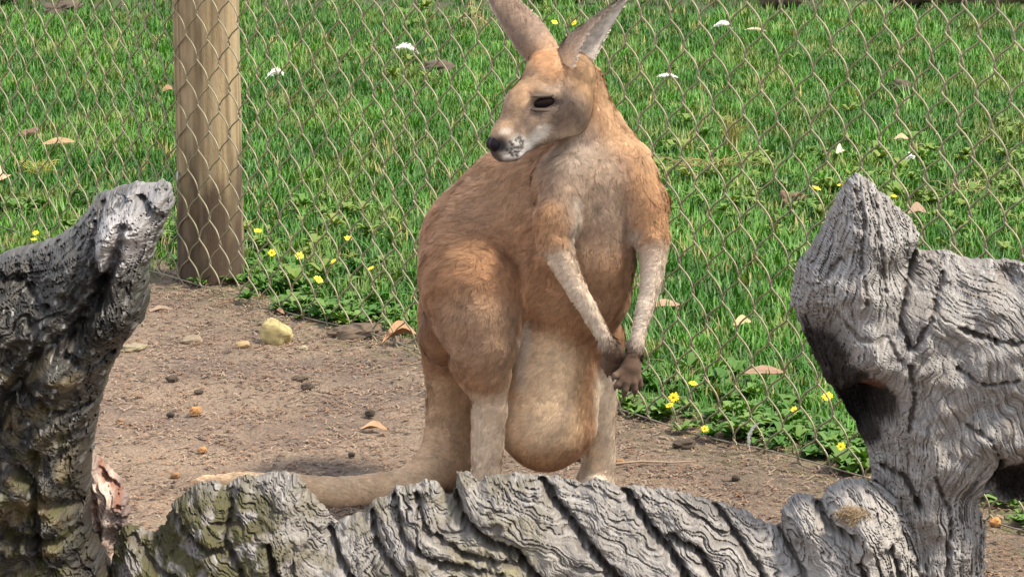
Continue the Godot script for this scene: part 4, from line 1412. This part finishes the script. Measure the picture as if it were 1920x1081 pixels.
func build_small_things() -> void:
	var mat := rough(Color.WHITE, 0.9)
	mat.heightmap_enabled = true
	mat.heightmap_texture = noise_map(0.1, 3, 77)
	mat.heightmap_scale = 0.12
	mat.uv1_triplanar = true
	mat.uv1_scale = Vector3(14, 14, 14)
	# stones and clods: u, v of the foot, half sizes, sink, yaw, colours, lump, name, label, category, group
	var tan1 := Color(0.52, 0.43, 0.21)
	var tan2 := Color(0.34, 0.28, 0.13)
	var earth1 := Color(0.17, 0.125, 0.09)
	var earth2 := Color(0.10, 0.075, 0.055)
	var orange1 := Color(0.46, 0.25, 0.10)
	var orange2 := Color(0.34, 0.18, 0.085)
	var black1 := Color(0.085, 0.066, 0.052)
	var black2 := Color(0.045, 0.036, 0.03)
	var stones := [
		[516, 640, .038, .027, .026, .022, -0.3, tan1, tan2, 0.28, "stone", "large yellowish stone lying on the bare earth right of the fence post", "stone", ""],
		[668, 632, .060, .018, .030, .004, -0.1, earth1, earth2, 0.7, "earth_clod", "broad dark earth clod at the fence foot beside the curled leaf", "clod", ""],
		[359, 642, .024, .012, .016, .004, 0.0, Color(0.33, 0.26, 0.19), Color(0.24, 0.19, 0.13), 0.4, "stone", "half buried pale brown stone left of the large yellowish stone", "stone", ""],
		[454, 652, .017, .008, .011, .004, 0.2, Color(0.46, 0.33, 0.18), Color(0.36, 0.25, 0.14), 0.4, "pebble", "flat tan pebble just left of the large yellowish stone", "pebble", "pebbles on the bare earth"],
		[247, 655, .028, .009, .014, .003, 0.1, Color(0.38, 0.32, 0.22), Color(0.28, 0.23, 0.15), 0.5, "stone", "flat pale stone beside the black bulge of the charred stump", "stone", ""],
		[366, 784, .013, .0095, .010, .008, 0.3, orange1, orange2, 0.4, "pebble", "bright orange pebble in the middle of the bare earth", "pebble", "pebbles on the bare earth"],
		[379, 854, .009, .006, .007, .005, 0.3, orange1, orange2, 0.4, "pebble", "small orange pebble behind the tip of the tail", "pebble", "pebbles on the bare earth"],
		[328, 899, .009, .006, .007, .004, 0.0, Color(0.33, 0.19, 0.10), orange2, 0.4, "pebble", "dull brown pebble just left of the tip of the tail", "pebble", "pebbles on the bare earth"],
		[1163, 872, .008, .006, .007, .004, 0.0, orange1, orange2, 0.4, "pebble", "small orange pebble right beside the kangaroo's far leg", "pebble", "pebbles on the bare earth"],
		[1867, 987, .011, .008, .009, .006, 0.0, orange1, Color(0.42, 0.2, 0.07), 0.4, "pebble", "bright orange pebble right of the silver stump", "pebble", "pebbles on the bare earth"],
		[568, 656, .010, .005, .008, .003, 0.0, Color(0.42, 0.37, 0.28), tan2, 0.4, "pebble", "little pale pebble right of the large yellowish stone", "pebble", "pebbles on the bare earth"],
		[319, 785, .011, .007, .008, .006, 0.0, black1, black2, 0.3, "dropping", "dark oval dropping left of the bright orange pebble", "dropping", "droppings on the bare earth"],
		[693, 785, .013, .010, .010, .008, 0.0, black1, black2, 0.3, "dropping", "dark round dropping above the orange brown leaf near the kangaroo", "dropping", "droppings on the bare earth"],
		[659, 863, .009, .006, .008, .005, 0.0, black1, black2, 0.3, "dropping", "small dark dropping between the orange brown leaf and the tail", "dropping", "droppings on the bare earth"],
		[322, 721, .016, .008, .010, .005, 0.1, earth2, black1, 0.4, "dropping", "dark flat dropping farthest left on the bare earth", "dropping", "droppings on the bare earth"],
		[372, 744, .012, .006, .008, .004, 0.2, earth2, black1, 0.4, "dropping", "dark dropping above the bright orange pebble", "dropping", "droppings on the bare earth"],
		[576, 734, .016, .009, .012, .006, 0.0, earth2, black1, 0.5, "dropping", "dark crumbled dropping below the large yellowish stone", "dropping", "droppings on the bare earth"],
		[563, 716, .018, .006, .010, .004, 0.0, earth1, earth2, 0.6, "earth_clod", "thin brown clod just above the dark crumbled dropping", "clod", ""],
		[805, 762, .011, .015, .010, .010, 0.0, black1, black2, 0.4, "dropping", "dark upright dropping touching the kangaroo's rump from behind", "dropping", "droppings on the bare earth"],
		[1090, 866, .014, .009, .010, .006, 0.0, black1, earth2, 0.4, "dropping", "dark dropping between the pouch and the kangaroo's far leg", "dropping", "droppings on the bare earth"],
		[1284, 840, .022, .010, .014, .006, 0.2, earth2, black1, 0.5, "earth_clod", "dark clod under the fence wires right of the kangaroo's far leg", "clod", ""],
		[1380, 907, .010, .007, .009, .005, 0.0, black1, black2, 0.3, "dropping", "dark dropping on the bare earth in front of the white feather", "dropping", "droppings on the bare earth"],
		[224, 797, .009, .006, .008, .004, 0.0, earth1, orange2, 0.4, "pebble", "brown pebble close to the edge of the charred stump", "pebble", "pebbles on the bare earth"],
		[820, 146, .055, .022, .04, .0, 0.0, earth2, black1, 0.9, "earth_clod", "dark torn clod on the lawn beside the fanned white feather", "clod", ""],
		[1688, 180, .040, .022, .03, .0, 0.0, earth2, black1, 0.9, "earth_clod", "dark clod on the lawn far above the silver stump", "clod", ""],
		[120, 30, .07, .025, .04, .0, 0.0, earth2, black1, 0.9, "earth_clod", "dark clod on the far lawn at the left near the top", "clod", ""],
		[1485, 395, .028, .020, .024, .0, 0.0, Color(0.22, 0.14, 0.09), earth2, 0.9, "earth_clod", "brown crumbly clod on the lawn left of the silver stump's peak", "clod", ""],
		[56, 272, .030, .018, .02, .0, 0.2, Color(0.24, 0.15, 0.10), earth2, 0.7, "earth_clod", "brown clod on the lawn above the charred stump", "clod", ""]]
	for q in stones:
		var o := put(q[10], stone_mesh(Vector3(q[2], q[3], q[4]), float(q[0]) * 0.37, q[9], q[7], q[8]), mat)
		if q[12] == "dropping": o.scale = Vector3(0.8, 0.8, 0.8)
		o.position = on_ground(q[0], q[1]) + Vector3(0, q[5] + 0.003, -float(q[4]) * 0.3)
		if lawn_side(o.position) > 0.1: o.position.y += 0.025
		o.rotation = Vector3(0.1, q[6], -0.42 if int(q[0]) == 516 else 0.08)
		tag(o, q[11], q[12], q[13])

	# dead leaves
	var lm := rough(Color.WHITE, 0.75)
	lm.backlight_enabled = true
	lm.backlight = Color(0.3, 0.22, 0.15)
	for q in [
		[752, 648, .085, .022, 0.9, .022, 0.2, Color(0.40, 0.22, 0.12), 0.010, "large curled brown leaf standing against the kangaroo's rump"],
		[300, 586, .060, .010, 0.4, .004, 0.15, Color(0.33, 0.235, 0.17), 0.004, "dull brown leaf on the earth left of the fence post's foot"],
		[523, 592, .034, .008, 0.5, .006, -0.6, Color(0.34, 0.20, 0.13), 0.004, "little brown leaf just above the large yellowish stone"],
		[700, 812, .060, .012, 0.6, .007, -0.3, Color(0.50, 0.30, 0.18), 0.006, "orange brown leaf on the earth left of the kangaroo's legs"],
		[1245, 596, .075, .012, 0.3, .004, -0.1, Color(0.43, 0.28, 0.20), 0.030, "pinkish brown leaf on the lawn right of the kangaroo's forearm"],
		[1432, 722, .085, .013, 0.3, .004, -0.15, Color(0.34, 0.22, 0.15), 0.030, "long brown leaf in the grass left of the silver stump"],
		[1392, 630, .045, .014, 0.6, .006, 0.4, Color(0.46, 0.36, 0.20), 0.032, "tan leaf in the grass above the long brown leaf"],
		[110, 292, .100, .014, 0.4, .004, 0.1, Color(0.36, 0.25, 0.14), 0.035, "long dry leaf on the lawn above the charred stump"],
		[315, 190, .045, .014, 0.6, .006, 0.3, Color(0.26, 0.16, 0.09), 0.035, "brown leaf on the lawn touching the left edge of the fence post"],
		[2, 352, .030, .024, 0.6, .018, 1.2, Color(0.52, 0.33, 0.22), 0.03, "pinkish leaf at the very left of the lawn"],
		[1720, 418, .050, .020, 0.7, .010, 0.0, Color(0.33, 0.23, 0.17), 0.03, "brown leaf on the lawn just right of the silver stump's peak"],
		[1575, 305, .034, .016, 0.6, .012, 0.8, Color(0.50, 0.42, 0.36), 0.03, "pale pinkish leaf on the lawn above the silver stump's peak"],
		[1690, 285, .045, .012, 0.5, .006, -0.3, Color(0.46, 0.38, 0.24), 0.035, "straw coloured leaf on the lawn above and right of the silver stump's peak"]]:
		var o := put("dead_leaf", dead_leaf(q[2], q[3], q[4], q[5], q[7]), lm)
		o.position = on_ground(q[0], q[1]) + Vector3(0, q[8], 0)
		o.rotation = Vector3(0.55 if float(q[8]) > 0.02 else 0.25, q[6], 0.08)
		tag(o, q[9], "leaf", "dead leaves")

	# white feathers
	for q in [
		[508, 172, .075, .020, .030, 0.9, "fluffy white feather on the lawn just right of the fence post", 0.045],
		[758, 118, .120, .022, .030, -0.5, "fanned white feather on the lawn left of the kangaroo's ears", 0.045],
		[1348, 76, .080, .018, .030, 0.2, "curved white feather on the lawn right of the kangaroo's ears", 0.05],
		[1412, 82, .080, .010, .006, 0.0, "thin tan feather lying right of the curved white feather", 0.05],
		[1246, 167, .075, .012, .010, 0.1, "small pale feather on the lawn right of the kangaroo's neck", 0.045],
		[1700, 325, .030, .016, .018, 0.8, "little white downy feather on the lawn above the silver stump", 0.04],
		[1414, 852, .065, .010, .012, 1.3, "upright white feather caught at the foot of the fence", 0.028]]:
		var o := base("feather", on_ground(q[0], q[1]) + Vector3(0, q[7], 0), q[5])
		feather(o, q[2], q[3], q[4], Color(0.55, 0.45, 0.33) if int(q[0]) == 1412 else Color(0.80, 0.79, 0.76))
		o.rotation.x = 0.5
		if int(q[0]) == 1414: o.rotation = Vector3(0, 0.2, 1.25)
		tag(o, q[6], "feather", "feathers on the grass")

	# yellow daisies
	var proto: Node3D = null
	for q in [
		[483, 432, "yellow daisy touching the right edge of the fence post's foot"], [510, 473, "yellow daisy second nearest to the fence post"], [561, 479, "wide open yellow daisy between the fence post and the kangaroo"], [625, 489, "small yellow daisy left of the one nearest the kangaroo"], [653, 446, "highest yellow daisy between the fence post and the kangaroo"], [597, 523, "lowest yellow daisy between the fence post and the kangaroo"], [695, 502, "yellow daisy nearest to the kangaroo's rump"],
		[66, 436, "upper yellow daisy of the pair above the charred stump"], [62, 448, "lower yellow daisy of the pair above the charred stump"], [1040, 41, "left yellow daisy of the two between the kangaroo's ears"], [1076, 42, "right yellow daisy of the two between the kangaroo's ears"],
		[1677, 367, "bright yellow daisy right of the silver stump's peak"], [1532, 352, "yellow daisy left of the silver stump's peak"], [1575, 346, "yellow daisy touching the left of the silver stump's peak"], [1300, 718, "topmost yellow daisy right of the kangaroo's hands"], [1264, 744, "middle yellow daisy right of the kangaroo's hands"], [1256, 759, "lowest yellow daisy right of the kangaroo's hands"], [1490, 768, "large yellow daisy by the fence midway to the silver stump"], [1322, 803, "dull yellow daisy low at the fence foot"], [1552, 742, "yellow daisy beside the burnt hollow of the silver stump"], [1578, 836, "yellow daisy low beside the silver stump's foot"]]:
		var o: Node3D
		if proto == null:
			proto = base("yellow_daisy")
			o = proto
			var st := Soup.new()
			tube(st, [Vector3(0.004, -0.055, -0.003), Vector3(0.002, -0.03, -0.001), Vector3(0, -0.002, 0)], [0.0011, 0.0011, 0.0013], 5, Color(0.12, 0.2, 0.05))
			put("stem", st.mesh(), rough(Color.WHITE, 0.6), o)
			for k in 11:
				var a := TAU * k / 11.0 + 0.1 * sin(k * 3.0)
				var d := Vector3(cos(a), 0.16, sin(a))
				var sd := Vector3(-sin(a), 0, cos(a))
				var pe := Soup.new()
				var l := 0.0135 + 0.0015 * sin(k * 2.3)
				var prev := -1
				for j in 5:
					var f := j / 4.0
					var w: float = [0.0012, 0.0026, 0.0033, 0.0030, 0.0014][j]
					var p := d * (0.003 + l * f) + Vector3(0, -0.003 * f * f, 0)
					var i := pe.add(p - sd * w, Vector3.UP, Color(0.80, 0.62, 0.02))
					pe.add(p + sd * w, Vector3.UP, Color(0.80, 0.62, 0.02))
					if prev >= 0: pe.quad(prev, prev + 1, i + 1, i)
					prev = i
				put("petal", pe.mesh(), rough(Color.WHITE, 0.6), o)
			var ce := Soup.new()
			ball(ce, Vector3(0, 0.001, 0), Vector3(0.0048, 0.003, 0.0048), Basis(), Color(0.55, 0.36, 0.02), 10, 6)
			put("flower_centre", ce.mesh(), rough(Color.WHITE, 0.8), o)
		else:
			o = proto.duplicate()
			o.name = numbered("yellow_daisy")
			add_child(o)
		var g := gp(q[0], q[1], 0.06)
		o.position = g
		o.rotation = Vector3(0.55 + 0.4 * sin(float(q[0])), rng.randf() * TAU * 0.0 + 0.3 * sin(float(q[1])), 0.35 * cos(float(q[0]) * 1.7))
		var sc := 0.62 + 0.16 * sin(float(q[0]) * 0.37)
		o.scale = Vector3(sc, sc, sc)
		tag(o, q[2], "flower", "yellow daisies in the grass")

	# straw and wilted weed clumps
	var clump := func(u: float, v: float, h: float, spread: float, cnt: int, col: Color, called: String, label: String) -> void:
		var s := Soup.new()
		for k in cnt:
			var yaw := rng.randf() * TAU
			var d := Vector3(cos(yaw), 0, sin(yaw))
			var l := h * rng.randf_range(0.5, 1.1)
			var le := rng.randf_range(0.1, 1.0) * spread
			var at := Vector3(rng.randfn(0, spread * 0.25), 0, rng.randfn(0, spread * 0.25))
			var t := rng.randf_range(0.7, 1.25)
			tube(s, [at, at + Vector3(0, l * 0.6, 0) + d * le * 0.35, at + Vector3(0, l * 0.95, 0) + d * le * 0.8, at + Vector3(0, l * 0.9, 0) + d * le * 1.15], [0.0015, 0.0013, 0.0011, 0.0005], 4, Color(col.r * t, col.g * t, col.b * t))
		var o := put(called, s.mesh(), rough(Color.WHITE, 0.7))
		o.position = on_ground(u, v)
		tag(o, label, "weed")
	clump.call(1375, 285, 0.115, 0.06, 60, Color(0.27, 0.27, 0.07), "wilted_weed", "tall yellow green wilted weed on the lawn right of the kangaroo's shoulder")
	clump.call(1330, 330, 0.050, 0.13, 110, Color(0.26, 0.22, 0.08), "wilted_weed", "low straw coloured weed clump beside the kangaroo's right shoulder")
	clump.call(895, 62, 0.13, 0.10, 26, Color(0.50, 0.40, 0.22), "dry_stalks", "bunch of dry straw stalks on the far lawn left of the kangaroo's ears")
	clump.call(1820, 378, 0.05, 0.10, 60, Color(0.34, 0.32, 0.14), "wilted_weed", "pale wilted weed clump on the lawn right of the silver stump")
	clump.call(75, 340, 0.06, 0.07, 50, Color(0.34, 0.32, 0.06), "wilted_weed", "yellowing weed clump on the lawn above the charred stump")

	# twig on the bare earth
	var tw := Soup.new()
	tube(tw, [Vector3(-0.09, 0.002, 0.008), Vector3(-0.04, 0.004, 0), Vector3(0.02, 0.003, 0.004), Vector3(0.07, 0.003, -0.006)], [0.0022, 0.0024, 0.002, 0.0012], 6, Color(0.38, 0.29, 0.22))
	var twig := put("twig", tw.mesh(), rough())
	twig.position = on_ground(1240, 876) + Vector3(0, 0.004, 0)
	tag(twig, "thin pale twig on the bare earth right of the kangaroo's far leg", "twig")

	# fallen boughs at the far edge of the lawn
	for q in [[1435, 14, 1492, 18, 0.05, "short dark bough at the far edge of the lawn above the silver stump"], [1680, 12, 1930, 21, 0.055, "dark fallen bough at the top right corner beyond the lawn"], [1000, 4, 1130, 8, 0.05, "dark fallen bough beyond the lawn behind the kangaroo's right ear"], [-60, 4, 40, 8, 0.06, "dark fallen bough beyond the lawn at the top left"]]:
		var a := gp(q[0], q[1])
		var b := gp(q[2], q[3])
		var s := Soup.new()
		var pts := []
		var rad := []
		for k in 15:
			var t := k / 14.0
			pts.append(a.lerp(b, t) + Vector3(0, 0.06 + 0.03 * n_a.get_noise_1d(t * 3.0 + float(q[0])), 0.06 * n_a.get_noise_1d(t * 2.0)))
			rad.append(float(q[4]) * (1.0 - 0.35 * t + 0.18 * n_a.get_noise_1d(t * 9.0 + 3.0)))
		tube(s, pts, rad, 14, Color(0.085, 0.058, 0.042))
		for i in s.c.size():
			s.v[i] += s.n[i] * 0.012 * n_b.get_noise_3d(s.v[i].x * 14.0, s.v[i].y * 14.0, s.v[i].z * 14.0)
			s.c[i] = s.c[i] * (1.0 + 0.5 * n_b.get_noise_3d(s.v[i].x * 9.0, s.v[i].y * 9.0, s.v[i].z * 9.0))
			s.c[i].a = 1.0
		tag(put("fallen_bough", s.mesh(), rough()), q[5], "bough", "fallen boughs beyond the lawn")
